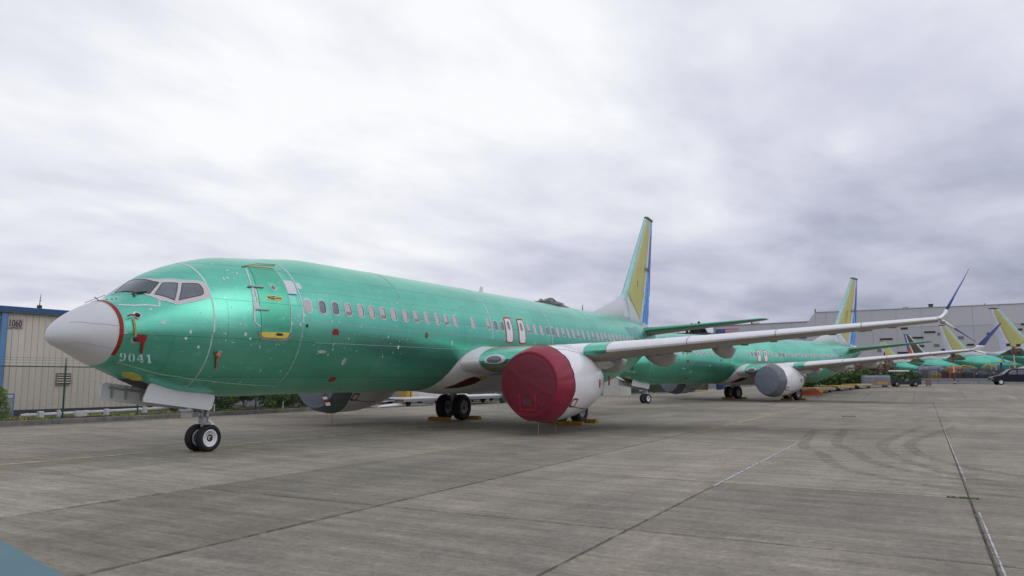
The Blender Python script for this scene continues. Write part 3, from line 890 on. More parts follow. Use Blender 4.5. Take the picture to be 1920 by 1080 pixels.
# cabin windows
WX = [5.725, 6.243, 6.742, 7.261, 7.798, 8.284, 8.785, 9.304, 9.88, 10.431, 11.004, 11.586, 12.106, 12.651, 13.779, 14.841, 15.346, 15.846,
      17.95, 18.502, 19.057, 19.617, 20.098, 20.591, 21.119, 21.639, 22.16, 22.729, 23.244, 23.821, 24.383, 24.903, 25.416, 25.894, 26.411,
      26.911, 27.382, 27.898, 28.433, 29.005, 29.52, 29.97]
for k, x in enumerate(WX):
    zc_ = 3.755 + 0.0042 * (x - 5.7)
    wn = skin_patch(side(rrect(x - .145, x + .145, zc_ - .205, zc_ + .205, .11)), .006, 2, step=.06).build('cabin_window', PINK if k else SEAL, P1)
    dk = k in (1, 2, 16, 17, 21, 22)
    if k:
        pn = skin_patch(side(rrect(x - .105, x + .118, zc_ - .165, zc_ + .168, .085)), .009, 1, step=.06).build('recess_shadow_patch', DARK, wn)  # flat dark patch painted as the shadow inside a window recess
    pn = skin_patch(side(rrect(x - .112, x + (.085 if k else .11), zc_ - .168, zc_ + .160, .085)), .012, 1, step=.06).build('window_pane', GLASSK if dk else SHADE, wn)
    if k and not dk and k % 3 == 0:
        skin_patch(side(rrect(x - .10, x + .075, zc_ - .155, zc_ - .06, .04)), .014, 1, step=.06).build('shade_gap', mat('shade_gap', (.30, .26, .27), .4), wn)
# overwing exits
for x0 in (16.02, 17.02):
    o1 = [(x0 + .10, 4.16), (x0 + .36, 4.18), (x0 + .60, 4.18), (x0 + .62, 3.9), (x0 + .60, 3.58), (x0 + .56, 3.24), (x0 + .47, 3.17), (x0 + .08, 3.16), (x0 - .01, 3.24), (x0 + .0, 3.4), (x0 + .02, 3.65), (x0 + .05, 3.9)]
    cx = x0 + .30; cz = 3.67
    ex = skin_patch(side([(cx + (a - cx) * 1.0, cz + (b - cz) * 1.0) for a, b in o1]), .008, 3, step=.07).build('overwing_exit', REDD, P1)
    skin_patch(side([(cx + (a - cx) * .80, cz + (b - cz) * .88) for a, b in o1]), .012, 3, step=.07).build('exit_panel', WHITE, ex)
    skin_patch(side(rrect(cx - .125, cx + .115, 3.66, 4.04, .11, skew=.05)), .015, 1, step=.05).build('exit_window_ring', PINK, ex)
    skin_patch(side(rrect(cx - .085, cx + .075, 3.70, 4.00, .07, skew=.05)), .018, 1, step=.05).build('exit_window', GLASSK, ex)
# rear skin doublers and tail door
skin_patch(side([(29.3, 4.55), (31.4, 4.60), (31.6, 4.2), (31.4, 3.95), (29.9, 4.02)]), .006, 3, step=.2).build('tail_doubler', green_skin('green_dull_patch', (.16, .42, .38), .5, .5), P1)
rd = skin_patch(side(rrect(31.25, 32.0, 3.1, 4.7, .12)), .012, 4, step=.12).build('rear_door', GREEN_DOOR, P1)
skin_strip(side(rrect(31.22, 32.03, 3.07, 4.73, .12)), .025, .01, closed=True, step=.12).build('door_seal', SEAL, rd)
skin_patch(side(oval(32.6, 4.0, .16, .12)), .01, 1, step=.06).build('red_port_cover', REDD, P1)
# crown: wrapped antenna fairing, blade and whip antennas
mb = MB(); rings = []
for k in range(15):
    x = 22.0 + 3.1 * k / 14
    t = k / 14
    h = (0.10 + 0.20 * math.sin(math.pi * min(1, t * 1.25)) ** .8 if t < .8 else .16 * (1 - t) / .2 + .04) * (1 + .16 * math.sin(k * 2.3))
    w = .62 * math.sin(math.pi * (0.06 + .88 * t)) ** .5
    rings.append([(x, w * math.cos(R(a)) * (1 + .05 * math.sin(a * 3 + k)), 5.26 + h * max(0, math.sin(R(a))) * (1 + .18 * math.sin(a * .11 * (k + 3))) - .08 * (math.cos(R(a)) ** 2)) for a in range(0, 181, 12)])
mb.loft(rings, closed=False, caps=False)
o_ = mb.build('antenna_fairing', BLACKP, P1, True); o_['label'] = 'antenna hump wrapped in wrinkled black plastic'
for x, y0, h, c_, m_ in ((17.0, 5.24, .32, .34, WHITE), (27.1, 5.26, .38, .07, DARK), (9.4, 5.2, .06, .2, WHITE)):
    mb = MB(); mb.loft([[(x, -.02, y0), (x + c_ * .5, -.03, y0), (x + c_, 0, y0), (x + c_ * .5, .03, y0), (x, .02, y0)],
                        [(x + c_ * .45, -.01, y0 + h), (x + c_ * .75, -.012, y0 + h), (x + c_, 0, y0 + h), (x + c_ * .75, .012, y0 + h), (x + c_ * .45, .01, y0 + h)]])
    mb.build('antenna', m_, P1)
# belly antennas, drain mast
for x in ():
    mb = MB(); mb.loft([[(x, -.015, 1.40), (x + .2, -.015, 1.40), (x + .2, .015, 1.40), (x, .015, 1.40)], [(x + .12, -.01, 1.22), (x + .2, -.01, 1.22), (x + .2, .01, 1.22), (x + .12, .01, 1.22)]])
    mb.build('belly_antenna', FAIR, P1)

# belly fairing
FT = [(12.62, -88), (12.74, None, 1.50), (12.84, None, 1.95), (13.0, None, 2.37), (13.34, None, 2.67), (13.8, None, 2.85), (14.4, None, 2.97), (15.0, None, 2.985), (17, None, 2.985), (20, None, 2.985), (21.5, None, 2.98), (23.0, None, 2.7), (24.2, None, 2.2), (25.0, None, 1.6), (25.3, -86)]
ftx = [a[0] for a in FT]; ftt = [R(a[1]) if a[1] is not None else th_of(a[0], a[2]) for a in FT]
fth = pchip(ftx, ftt)
def fair_pt(x, s):
    """s 0 at the upper edge, 1 at the keel"""
    t0 = fth(x); th = t0 + (-math.pi / 2 - t0) * s
    grow = sstep((x - 12.62) / 2.0) * (1 - sstep((x - 23.0) / 2.3))
    off = .008 + grow * (.20 * sstep(s / .22) * (1 - .35 * sstep((s - .5) / .5)))
    return so_(x, th, off)
for sg in (1, -1):
    xs = [12.62 + .06 * k for k in range(30)] + [14.42 + .3 * k for k in range(36)] + [25.2, 25.3]
    v = []; f = []; nn = 22
    for x in xs:
        v += [(p.x, p.y * sg, p.z) for p in (fair_pt(x, k / (nn - 1)) for k in range(nn))]
    for a in range(len(xs) - 1):
        for b in range(nn - 1):
            q = (a * nn + b, (a + 1) * nn + b, (a + 1) * nn + b + 1, a * nn + b + 1)
            f.append(q if sg < 0 else q[::-1])
    mesh_obj('belly_fairing', v, f, FAIR, P1)
def fair_patch(poly, off, m_, nm):
    def P(x, z):
        best = min(((fair_pt(x, s / 60)), s) for s in range(61)) if 0 else None
        lo = None
        for s in range(0, 121):
            p = fair_pt(x, s / 120)
            if p.z <= z: lo = p; break
        p = lo or fair_pt(x, 1)
        n = sn(x, th_of(x, min(max(p.z, 1.42), 5)))
        return p + n * off
    n = len(poly); cx = sum(p[0] for p in poly) / n; cz = sum(p[1] for p in poly) / n
    pp = []
    for a, b in zip(poly, poly[1:] + poly[:1]):
        pp += [(a[0] + (b[0] - a[0]) * k / 3, a[1] + (b[1] - a[1]) * k / 3) for k in range(3)]
    v = [P(cx, cz)]; f = []
    m = len(pp)
    for s in (.5, 1.0):
        v += [P(cx + (a - cx) * s, cz + (b - cz) * s) for a, b in pp]
    v += [P(a, b) - sn(a, th_of(a, max(1.42, b))) * (off + .003) for a, b in pp]
    for i in range(m):
        j = (i + 1) % m
        f += [(0, 1 + i, 1 + j), (1 + i, 1 + m + i, 1 + m + j, 1 + j), (1 + m + i, 1 + 2 * m + i, 1 + 2 * m + j, 1 + m + j)]
    return mesh_obj(nm, v, f, m_, P1)
fair_patch([(13.45, 1.50), (13.70, 1.62), (13.80, 1.72), (14.02, 1.84), (14.25, 1.90), (14.55, 1.88), (14.90, 1.80), (14.72, 1.68), (14.4, 1.58), (14.0, 1.50)], .02, DKRED, 'air_inlet_cover')
fair_patch([(14.55, 1.93), (15.05, 1.93), (15.15, 1.84), (14.92, 1.78), (14.7, 1.86)], .028, YELLOW, 'inlet_edge_tape')

# ------------------------------------------------------------------ wings
def airfoil(f0=None, f1=None, n=14, tk=.13):
    """closed loop round a section; f0/f1 restrict the chord fractions"""
    def th(x): return 5 * (.2969 * math.sqrt(x) - .126 * x - .3516 * x * x + .2843 * x ** 3 - .1036 * x ** 4)
    up_, lo_ = [], []
    for k in range(n + 1):
        x = (1 - math.cos(math.pi * k / n)) / 2
        up_.append((x, th(x) * tk * 1.05 + .008 * math.sin(math.pi * x)))
        lo_.append((x, -th(x) * tk * .95 + .008 * math.sin(math.pi * x)))
    return up_[::-1] + lo_[1:]
def section(le, chord, nrm, tk, n=26):
    le = Vector(le); nrm = Vector(nrm)
    return [le + Vector((a * chord, 0, 0)) + nrm * (b * chord) for a, b in airfoil(n=n, tk=tk)]
WS = [(1.2, 12.95, 8.10, 2.36, .135), (3.0, 13.98, 6.85, 2.51, .130), (5.5, 15.28, 5.40, 2.76, .12), (8.5, 16.82, 4.45, 3.06, .11), (12.0, 18.60, 3.20, 3.42, .105), (16.2, 20.74, 1.72, 3.85, .10)]
def wpar(y):
    for a, b in zip(WS[:-1], WS[1:]):
        if y <= b[0]: break
    t = (y - a[0]) / (b[0] - a[0])
    return [a[i] + (b[i] - a[i]) * t for i in range(5)]
def le_piece(y0, y1, xu, xl, off, sg, n=10, taper=False):
    """leading edge skin from chord fraction xu on top to xl below"""
    rings = []
    def th(x, tk): return 5 * tk * (.2969 * math.sqrt(x) - .126 * x - .3516 * x * x)
    for k in range(n + 1):
        y = y0 + (y1 - y0) * k / n
        _, xl0, ch, z0, tk = wpar(y)
        q = (.15 + .85 * (k / n)) if taper else 1
        pts = []
        for j in range(15):
            x = xu * q * (1 - j / 14) ** 2
            pts.append((x * ch, (th(x, tk) * 1.05 + .008 * math.sin(math.pi * x)) * ch + off))
        pts.append((-off * 1.5, 0.0))
        for j in range(1, 9):
            x = xl * q * (j / 8) ** 2
            pts.append((x * ch, (-th(x, tk) * .95 + .008 * math.sin(math.pi * x)) * ch - off))
        rings.append([(xl0 + a, sg * y, z0 + b) for a, b in pts])
    mb = MB(); mb.loft(rings, caps=False, closed=False)
    return mb
for sg in (1, -1):
    mb = MB(); rings = []
    for y, xl, ch, z, tk in WS:
        rings.append(section((xl, sg * y, z), ch, (0, 0, 1), tk))
    mb.loft(rings)
    wing = mb.build('wing', WINGM, P1, True)
    wing['label'] = 'pale grey wing spanning out to the split tip' if sg > 0 else 'pale grey wing on the far side'
    for a, b in ((6.15, 8.6), (8.63, 11.3), (11.33, 13.9), (13.93, 16.2)):
        le_piece(a, b, .14, .010, .012, sg).build('leading_edge_slat', SLAT, P1, True)
    le_piece(2.25, 4.6, .09, .020, .009, sg).build('green_leading_edge', GREEN, P1, True)
    le_piece(5.45, 6.12, .13, .020, .010, sg).build('green_slat_end', GREEN, P1, True)
    le_piece(1.25, 2.24, .30, .28, .016, sg).build('wing_root_fairing', FAIR, P1, True)
    le_piece(4.62, 5.44, .16, .03, .012, sg).build('leading_edge_slat', SLAT, P1, True)
    if sg > 0:
        # landing light in the wing root
        _, x0, ch, z0, tk = wpar(2.75)
        def lp(y, s, off):
            _, x0, ch, z0, tk = wpar(y)
            x = .018 * abs(s) ** 2
            t_ = 5 * tk * (.2969 * math.sqrt(x))
            return Vector((x0 + x * ch - .012 - off, y, z0 + t_ * ch * (1.05 if s > 0 else -.95) + (off * .8 if s > 0 else -off * .8)))
        for sc_, off, m_, nm in ((.88, .012, WHITE, 'landing_light_rim'), (.60, .022, GLASSK, 'landing_light')):
            v = []; f = []
            n = 20
            for rr in (0.001, .5, 1.0):
                for k in range(n):
                    a = 2 * math.pi * k / n
                    rx = .44 if math.cos(a) > 0 else .30
                    v.append(lp(2.66 + rx * sc_ * rr * math.cos(a), sc_ * rr * 1.0 * math.sin(a) * (1.0 if math.cos(a) > 0 else .9), off))
            for q in range(2):
                for k in range(n):
                    j = (k + 1) % n
                    f.append((q * n + k, q * n + j, (q + 1) * n + j, (q + 1) * n + k))
            mesh_obj(nm, v, f, m_, P1)
    # flap track fairings
    for y, xa, xb, dz, w in ((4.55, 18.0, 21.4, -.52, .27), (6.7, 18.2, 21.6, -.50, .25), (8.95, 19.2, 22.2, -.42, .22)):
        _, xl, ch, z0, tk = wpar(y)
        rings = []
        zb = z0 - .10
        for k in range(17):
            t = k / 16; x = xa + (xb - xa) * t
            h = max(.02, abs(dz) * (math.sin(math.pi * min(1, t * .80 + .06))) ** .62) if t < .97 else .10
            if t > .75: h *= (1 - (t - .75) / .25 * .55)
            ww = w * max(.10, math.sin(math.pi * min(1, .10 + t * .84))) ** .5
            rings.append([(x, sg * y + ww * math.cos(R(a)), zb + .22 * (1 - t) * (1 if math.sin(R(a)) > 0 else 0) * math.sin(R(a)) + (h * math.sin(R(a)) if math.sin(R(a)) < 0 else .05 * math.sin(R(a)))) for a in range(0, 360, 20)])
        mb = MB(); mb.loft(rings); mb.build('flap_track_fairing', mat('fairing_underwing', (.36, .35, .33), .45), P1, True)
    # trailing edge gap lines under the wing and fuel panels
    mb = MB()
    for k in range(9):
        y = 7.2 + k * .95
        _, xl, ch, z0, tk = wpar(y)
        x = xl + .42 * ch; zz = z0 - tk * ch * .46 + .004
        n = 12
        mb.add([(x + .22 * math.cos(6.283 * q / n), sg * (y + .13 * math.sin(6.283 * q / n)), zz - .012) for q in range(n)] + [(x + .22 * math.cos(6.283 * q / n), sg * (y + .13 * math.sin(6.283 * q / n)), zz + .05) for q in range(n)],
               [tuple(range(n))] + [(q, n + q, n + (q + 1) % n, (q + 1) % n) for q in range(n)])
    o_ = mb.build('fuel_panels', mat('panel_grey', (.30, .285, .265), .5), P1); o_['kind'] = 'stuff'
    # split winglet
    def blade(pts, nm, m_, n=10):
        rings = [section((x, sg * y, z), ch, Vector((0, sg * ny, nz)).normalized(), tk, n) for x, y, z, ch, ny, nz, tk in pts]
        mb = MB(); mb.loft(rings); return mb.build(nm, m_, P1, True)
    blade([(20.74, 16.19, 3.85, 1.72, 0, 1, .10), (20.98, 16.34, 3.93, 1.62, -.5, .87, .10), (21.22, 16.44, 4.06, 1.50, -.85, .5, .09), (21.36, 16.50, 4.22, 1.42, -.95, .3, .08)], 'winglet_root', SLAT)
    blade([(21.361, 16.502, 4.221, 1.415, -.95, .3, .075), (22.2, 16.80, 4.85, 1.0, -.95, .3, .06), (23.1, 17.10, 5.45, .66, -.95, .3, .06), (23.75, 17.29, 5.87, .30, -.95, .3, .05), (23.9, 17.33, 5.91, .12, -.95, .3, .05)], 'upper_winglet_blade', NAVY)
    blade([(21.0, 16.28, 3.84, 1.3, .2, 1, .12), (21.5, 16.46, 3.74, 1.15, .35, .93, .10), (22.2, 16.70, 3.60, .92, .4, .92, .08)], 'lower_winglet_root', SLAT)
    blade([(22.2, 16.70, 3.60, .915, .4, .92, .075), (22.9, 16.98, 3.43, .68, .5, .87, .06), (23.5, 17.22, 3.26, .44, .5, .87, .06), (23.8, 17.36, 3.17, .18, .5, .87, .05)], 'lower_winglet_blade', NAVY)
    # navigation tip light housing
    mb = MB(); mb.bev(21.15, 21.7, sg * 16.36 - .08, sg * 16.36 + .08, 3.72, 3.80, .02); mb.build('tip_light', STEEL, P1)

    # ---------------------------------------------------------------- engine
    ey = 4.83 * sg
    EDX = 0.0 if sg > 0 else 0.5
    cow = [(13.0, 1.175), (13.2, 1.205), (13.6, 1.245), (14.0, 1.25), (14.5, 1.235), (15.0, 1.18), (15.5, 1.10), (16.0, .99), (16.3, .915), (16.45, .87), (16.42, .84), (15.8, .9)]
    mb = MB(); mb.lathe([(12.55, .95), (12.62, 1.04), (12.75, 1.11)] + cow, (0, ey, 1.66), 'x', 64)
    for i, p in enumerate(mb.v):     # slight droop of the aft cowl axis upwards
        mb.v[i] = (p[0], p[1], p[2] + .05 * max(0, (p[0] - 13) / 3.4))
    ec = mb.build('engine_cowl', COWL, P1, True)
    # cowl split line, access marks, plug
    def cp(x, a, off=.006):
        i = 0
        while i < len(cow) - 3 and x > cow[i + 1][0]: i += 1
        t = (x - cow[i][0]) / (cow[i + 1][0] - cow[i][0]); r = cow[i][1] + (cow[i + 1][1] - cow[i][1]) * t + off
        return Vector((x, ey + r * math.cos(a), 1.66 + r * math.sin(a) + .05 * max(0, (x - 13) / 3.4)))
    def cowl_strip(pts, w, off=.006):
        rings = []
        for i, (x, a) in enumerate(pts):
            p = cp(x, a, off); q = cp(*pts[min(i + 1, len(pts) - 1)], off); q0 = cp(*pts[max(i - 1, 0)], off)
            T = (q - q0).normalized(); nn = Vector((0, math.cos(a), math.sin(a))); s_ = nn.cross(T).normalized()
            rings.append([p - s_ * w / 2 - nn * (off + .004), p - s_ * w / 2, p + s_ * w / 2, p + s_ * w / 2 - nn * (off + .004)])
        return MB().loft(rings)
    LINE = mat('cowl_gap', (.10, .10, .11), .6)
    for sd_ in (1, -1):
        aa = (lambda d: R(d) if sd_ > 0 else R(180 - d))
        cowl_strip([(13.2 + .2 * k, aa(68 - 1.6 * k)) for k in range(16)], .018, .004).build('cowl_gap', LINE, ec)
        if sd_ == 1:
            cowl_strip([(13.2 + .2 * k, aa(-34 - 1.5 * k)) for k in range(10)], .022, .008).build('tie_cord', DARK, ec)
            # red outlined access frame
            mb = MB()
            x0, x1 = 13.36, 13.64; a0, a1 = -24, -37
            fr_ = [(x0, a0), (x1, a0), (x1 - .03, a1), (x0 - .03, a1), (x0, a0)]
            ms = []
            for (xa_, da), (xb_, db) in zip(fr_[:-1], fr_[1:]):
                s2 = cowl_strip([(xa_ + (xb_ - xa_) * q / 4, aa(da + (db - da) * q / 4)) for q in range(5)], .055, .009)
                mb.add(s2.v, s2.f)
            mb.build('red_marking', RED, ec)
            # red round plug
            c_ = (15.55, -2)
            mb = MB(); n = 16
            pts = [cp(c_[0] + .085 * math.cos(6.283 * q / n), aa(c_[1] + 8.0 * math.sin(6.283 * q / n)), .02) for q in range(n)]
            pin = [cp(c_[0] + .085 * math.cos(6.283 * q / n), aa(c_[1] + 8.0 * math.sin(6.283 * q / n)), -.002) for q in range(n)]
            mb.add(pts + pin, [tuple(range(n))] + [(q, n + q, n + (q + 1) % n, (q + 1) % n) for q in range(n)])
            mb.build('red_plug', REDD, ec)
    # exhaust core with its red blank, pylon
    mb = MB(); mb.lathe([(15.6, .72), (16.6, .66), (17.3, .52), (17.32, .48), (16.9, .46)], (0, ey, 1.72), 'x', 40); mb.build('exhaust_nozzle', COREM, P1, True)
    mb = MB(); mb.lathe([(17.30, .50), (17.36, .49), (17.40, .30), (17.42, .001)], (0, ey, 1.72), 'x', 24); mb.build('exhaust_blank', RED, P1, True)
    rings = []
    for x, zb, zt, w in ((13.9, 2.66, 2.92, .05), (14.5, 2.55, 2.98, .16), (15.3, 2.4, 3.0, .20), (16.3, 2.28, 2.98, .20), (17.5, 2.15, 2.7, .19), (18.6, 2.18, 2.6, .12), (19.4, 2.3, 2.5, .04)):
        rings.append([(x, ey + w * a, zb + (zt - zb) * b) for a, b in ((-1, .15), (-.6, 0), (.6, 0), (1, .15), (1, .8), (.5, 1), (-.5, 1), (-1, .8))])
    py_ = MB().loft(rings).build('engine_pylon', FAIR, P1, True)
    if EDX:
        for o_ in list(P1.children)[:]:
            if o_.name.split('.')[0] in ('engine_cowl', 'engine_pylon', 'exhaust_nozzle', 'exhaust_blank') and sum(v_.co.y for v_ in o_.data.vertices) < 0:
                o_.location.x = EDX; o_.location.z = .06
    # drain and strap under the nacelle

# ------------------------------------------------------------------ landing gear
def wheel(x, y, r, w, rim, nm='wheel', out=1, m_=RIMW):
    rr = r * rim
    mb = MB()
    h = w / 2
    pr_ = [(-h * .55, rr), (-h * .95, rr * 1.12), (-h, r * .80), (-h * .82, r * .95), (-h * .5, r * .995), (-h * .48, r * .985), (-h * .40, r * .985), (-h * .38, r), (0 - h * .05, r), (-.02, r * .988), (.02, r * .988), (h * .05, r), (h * .38, r), (h * .40, r * .985), (h * .48, r * .985), (h * .5, r * .995), (h * .82, r * .95), (h, r * .80), (h * .95, rr * 1.12), (h * .55, rr)]
    mb.lathe(pr_, (x, y, r), 'y', 48)
    t = mb.build(nm, RUBBER, P1, True)
    mb = MB()
    for s in (-1, 1):
        p = [(s * h * .62, rr * 1.06), (s * h * .80, rr * 1.0), (s * h * .80, rr * .90), (s * h * .55, rr * .84), (s * h * .45, rr * .55), (s * h * .62, rr * .42), (s * h * .62, rr * .24), (s * h * .78, rr * .20), (s * h * .78, .001)]
        if s < 0: p = p
        mb.lathe(p, (x, y, r), 'y', 40)
    rm = mb.build('wheel_rim', m_, t, True)
    mb = MB()
    for s in (-1, 1):
        yy = y + s * h * .79
        mb.lathe([(0, rr * .19), (s * .008, rr * .19), (s * .012, rr * .08), (s * .012, .001)], (x, yy, r), 'y', 16)
        for q in range(9):
            a = 6.283 * q / 9
            cx, cz = x + rr * .68 * math.cos(a), r + rr * .68 * math.sin(a)
            mb.tube((cx, y + s * h * .40, cz), (cx, y + s * h * .56, cz), rr * .07, n=8)
    mb.build('wheel_hub', HUBM, t)
    return t
for sg in (1, -1):
    wheel(4.02, .20 * sg, .34, .21, .62)
mb = MB()
mb.tube((4.02, -.24, .34), (4.02, .24, .34), .045, n=14)
mb.tube((4.02, 0, .34), (4.0, 0, .78), .058, n=16); mb.tube((4.0, 0, .74), (3.95, 0, 1.62), .085, n=18)
mb.tube((4.0, 0, .70), (4.0, 0, .84), .11, n=16)
mb.bev(3.93, 4.11, -.07, .07, .42, .52, .02)
mb.tube((4.0, -.16, .92), (4.0, .16, .92), .05, n=12); mb.tube((3.99, -.2, 1.02), (3.99, .2, 1.02), .035, n=10)
mb.build('nose_gear_strut', STEEL, P1)
mb = MB()
mb.loft([[(4.06, -.05, .80), (4.06, .05, .80), (4.10, .05, .86), (4.10, -.05, .86)], [(4.26, -.02, .66), (4.26, .02, .66), (4.30, .02, .70), (4.30, -.02, .70)]])
mb.loft([[(4.25, -.025, .70), (4.25, .025, .70), (4.33, .025, .70), (4.33, -.025, .70)], [(4.10, -.05, .44), (4.10, .05, .44), (4.18, .05, .42), (4.18, -.05, .42)]])
mb.build('torque_link', RIMW, P1)
mb = MB()
mb.tube((3.9, 0, 1.0), (3.0, 0, 1.5), .04, n=10); mb.tube((3.9, .12, .98), (3.3, .12, 1.45), .03, n=8); mb.tube((3.9, -.12, .98), (3.3, -.12, 1.45), .03, n=8)
mb.path([(4.05, .09, 1.3), (4.1, .10, 1.0), (4.07, .09, .75), (4.05, .1, .5)], .014, 6)
mb.path([(3.93, .1, 1.3), (3.86, .12, 1.0), (3.9, .1, .8)], .012, 6)
mb.build('drag_brace', STEEL, P1)
mb = MB(); mb.lathe([(-.04, .075), (.05, .085), (.06, .08), (.05, .001)], (3.86, .0, .93), 'x', 18); mb.build('taxi_light', mat('taxi_light', (.5, .5, .5), .1, .3), P1)
mb = MB(); mb.bev(3.40, 3.62, -.1, .1, .86, 1.02, .02); mb.build('steering_box', FRAMEM, P1)
# nose gear bay and doors
mb = MB(); rg = []
for k in range(12):
    x = 1.75 + 2.15 * k / 11
    hw = .36 if x > 1.9 else .25
    rg.append([(x, yy, sp(x, -math.pi / 2 + math.asin(min(1, abs(yy) / prof(x)[2])) * (1 if yy > 0 else -1)).z - .006) for yy in [hw * (q / 4 - 1) for q in range(9)]])
mb.loft(rg, caps=False, closed=False)
mb.build('gear_bay', mat('bay_dark', (.05, .05, .045), .8), P1)
for sg in (1, -1):
    y0 = .45 * sg
    poly = [(2.17, 1.72), (2.12, 1.69), (1.99, 1.36), (2.0, 1.30), (3.80, 1.045), (3.87, 1.08), (3.95, 1.34), (3.92, 1.42)]
    if sg < 0:
        poly = [(1.62, 1.74), (1.54, 1.70), (1.50, 1.40), (1.54, 1.33), (3.80, 1.045), (3.87, 1.08), (3.95, 1.34), (3.92, 1.42)]
    else:
        poly = [(a - .0, b) for a, b in poly]
    mb = MB(); mb.prism(poly, y0 - .022, y0 + .022, 'y')
    d_ = mb.build('nose_gear_door', mat('gear_door_paint', (.60, .61, .63), .35, var=.04), P1)
    if sg < 0:
        mb = MB()
        for xx in (1.75, 2.1, 2.5, 3.0, 3.4):
            mb.box(xx, xx + .04, y0 + .024, y0 + .07, 1.20 + (3.4 - xx) * .11, 1.66 - (xx - 1.75) * .13)
        mb.tube((1.7, y0 + .05, 1.62), (3.7, y0 + .05, 1.33), .02, n=8)
        mb.build('door_frames', mat('inner_door_grey', (.30, .29, .28), .6), d_)
    mb = MB(); mb.path([(2.3, y0 * .95, 1.66), (2.2, y0 * .7, 1.6), (2.35, y0 * .5, 1.7)], .02, 8); mb.build('door_link', STEEL, d_)
# main gear
for sg in (1, -1):
    for yy in (2.43, 3.29):
        wheel(19.48, yy * sg, .565, .40, .50, m_=RIMG)
    mb = MB()
    y = 2.86 * sg
    mb.tube((19.48, 2.43 * sg, .565), (19.48, 3.29 * sg, .565), .07, n=14)
    mb.tube((19.48, y, .45), (19.46, y, 1.2), .09, n=16); mb.tube((19.46, y, 1.1), (19.40, y + .1 * sg, 2.5), .14, n=18)
    mb.tube((19.46, y, 1.05), (19.46, y, 1.2), .165, n=18)
    mb.tube((19.42, y, 1.5), (19.5, 1.35 * sg, 2.1), .07, n=12)
    mb.tube((19.42, y - .1 * sg, 1.9), (18.7, y, 2.35), .05, n=10)
    mb.path([(19.62, y, 1.3), (19.75, y + .05, 1.0), (19.60, y + .05, .62)], .02, 6)
    mb.path([(19.36, y, 1.9), (19.28, y - .06, 1.2), (19.36, y, .75)], .018, 6)
    mb.loft([[(19.56, y - .06, 1.02), (19.56, y + .06, 1.02), (19.62, y + .06, 1.1), (19.62, y - .06, 1.1)], [(19.86, y - .02, .82), (19.86, y + .02, .82), (19.9, y + .02, .86), (19.9, y - .02, .86)]])
    mb.loft([[(19.84, y - .025, .86), (19.84, y + .025, .86), (19.92, y + .025, .86), (19.92, y - .025, .86)], [(19.56, y - .06, .58), (19.56, y + .06, .58), (19.64, y + .06, .52), (19.64, y - .06, .52)]])
    mb.build('main_gear_strut', STEEL, P1)
    mb = MB(); mb.bev(18.95, 20.0, (3.34 if sg > 0 else -3.38), (3.38 if sg > 0 else -3.34), 1.25, 2.25, .05)
    mb.build('gear_leg_door', FAIR, P1)

# ------------------------------------------------------------------ tail
def finle(z): return 31.45 + (z - 5.05) * .764 if z < 12.1 else 36.8
FZ = [(4.9, 31.3, 36.80), (6.56, 32.58, 37.25), (12.0, 36.75, 38.2)]
def finx(z):
    for a, b in zip(FZ[:-1], FZ[1:]):
        if z <= b[0] or b is FZ[-1]:
            t = (z - a[0]) / (b[0] - a[0]); return a[1] + (b[1] - a[1]) * t, a[2] + (b[2] - a[2]) * t
def finy(x, z):
    le, te = finx(z); c = te - le; u = min(max((x - le) / c, 0), 1)
    return 5 * .095 * c * (.2969 * math.sqrt(u) - .126 * u - .3516 * u * u + .2843 * u ** 3 - .1036 * u ** 4)
rings = []
for k in range(11):
    z = 4.75 + (11.98 - 4.75) * k / 10
    le, te = finx(z); c = te - le; ring = []
    for q in range(13):
        u = (1 - math.cos(math.pi * q / 12)) / 2; ring.append((le + u * c, finy(le + u * c, z), z))
    for q in range(11, 0, -1):
        u = (1 - math.cos(math.pi * q / 12)) / 2; ring.append((le + u * c, -finy(le + u * c, z), z))
    rings.append(ring)
MB().loft(rings).build('fin', FINW, P1, True)
def fin_patch(quads, off, m_, nm, par=None):
    """quads: list of rows (z, xa, xb); builds both faces"""
    objs = []
    for sg in (1, -1):
        rows = []
        dense = []
        for a, b in zip(quads[:-1], quads[1:]):
            n = max(1, int(abs(b[0] - a[0]) / .25))
            dense += [tuple(a[i] + (b[i] - a[i]) * k / n for i in range(3)) for k in range(n)]
        dense.append(quads[-1])
        for z, xa, xb in dense:
            row = []
            for q in range(7):
                x = xa + (xb - xa) * q / 6
                row.append((x, sg * (finy(x, z) + off), z))
            row = [(row[0][0], sg * (finy(row[0][0], z) - .004), z)] + row + [(row[-1][0], sg * (finy(row[-1][0], z) - .004), z)]
            rows.append(row)
        mb = MB(); mb.loft(rows, caps=False, closed=False)
        objs.append(mb.build(nm, m_, par or P1, True))
    return objs
# yellow-green primed panel
fin_patch([(5.42, 34.95, 35.2), (5.90, 34.25, 35.42), (6.40, 33.45, 35.58), (6.70, 33.22, 35.72), (7.2, 33.55, 35.96), (8.33, 34.42, 36.40), (9.05, 34.97, 36.66), (10.4, 36.02, 37.15), (11.9, 37.02, 37.62)], .008, FINY, 'primed_panel')
fin_patch([(6.72, 35.72, 35.90), (7.15, 35.94, 36.13)], .009, FINY, 'primed_patch')
# leading edge strip and its lower line
fin_patch([(6.4, 32.46, 32.95), (8.0, 33.68, 34.10), (10, 35.21, 35.55), (11.95, 36.70, 36.98)], .010, MINT, 'fin_leading_edge')
fin_patch([(4.9, 33.30, 33.50), (5.6, 33.08, 33.28), (6.4, 32.86, 33.05)], .012, MINT, 'fin_seam')
fin_patch([(4.95, 35.05, 35.28), (5.5, 35.20, 35.36), (6.0, 35.42, 35.50)], .012, MINT, 'fin_seam')
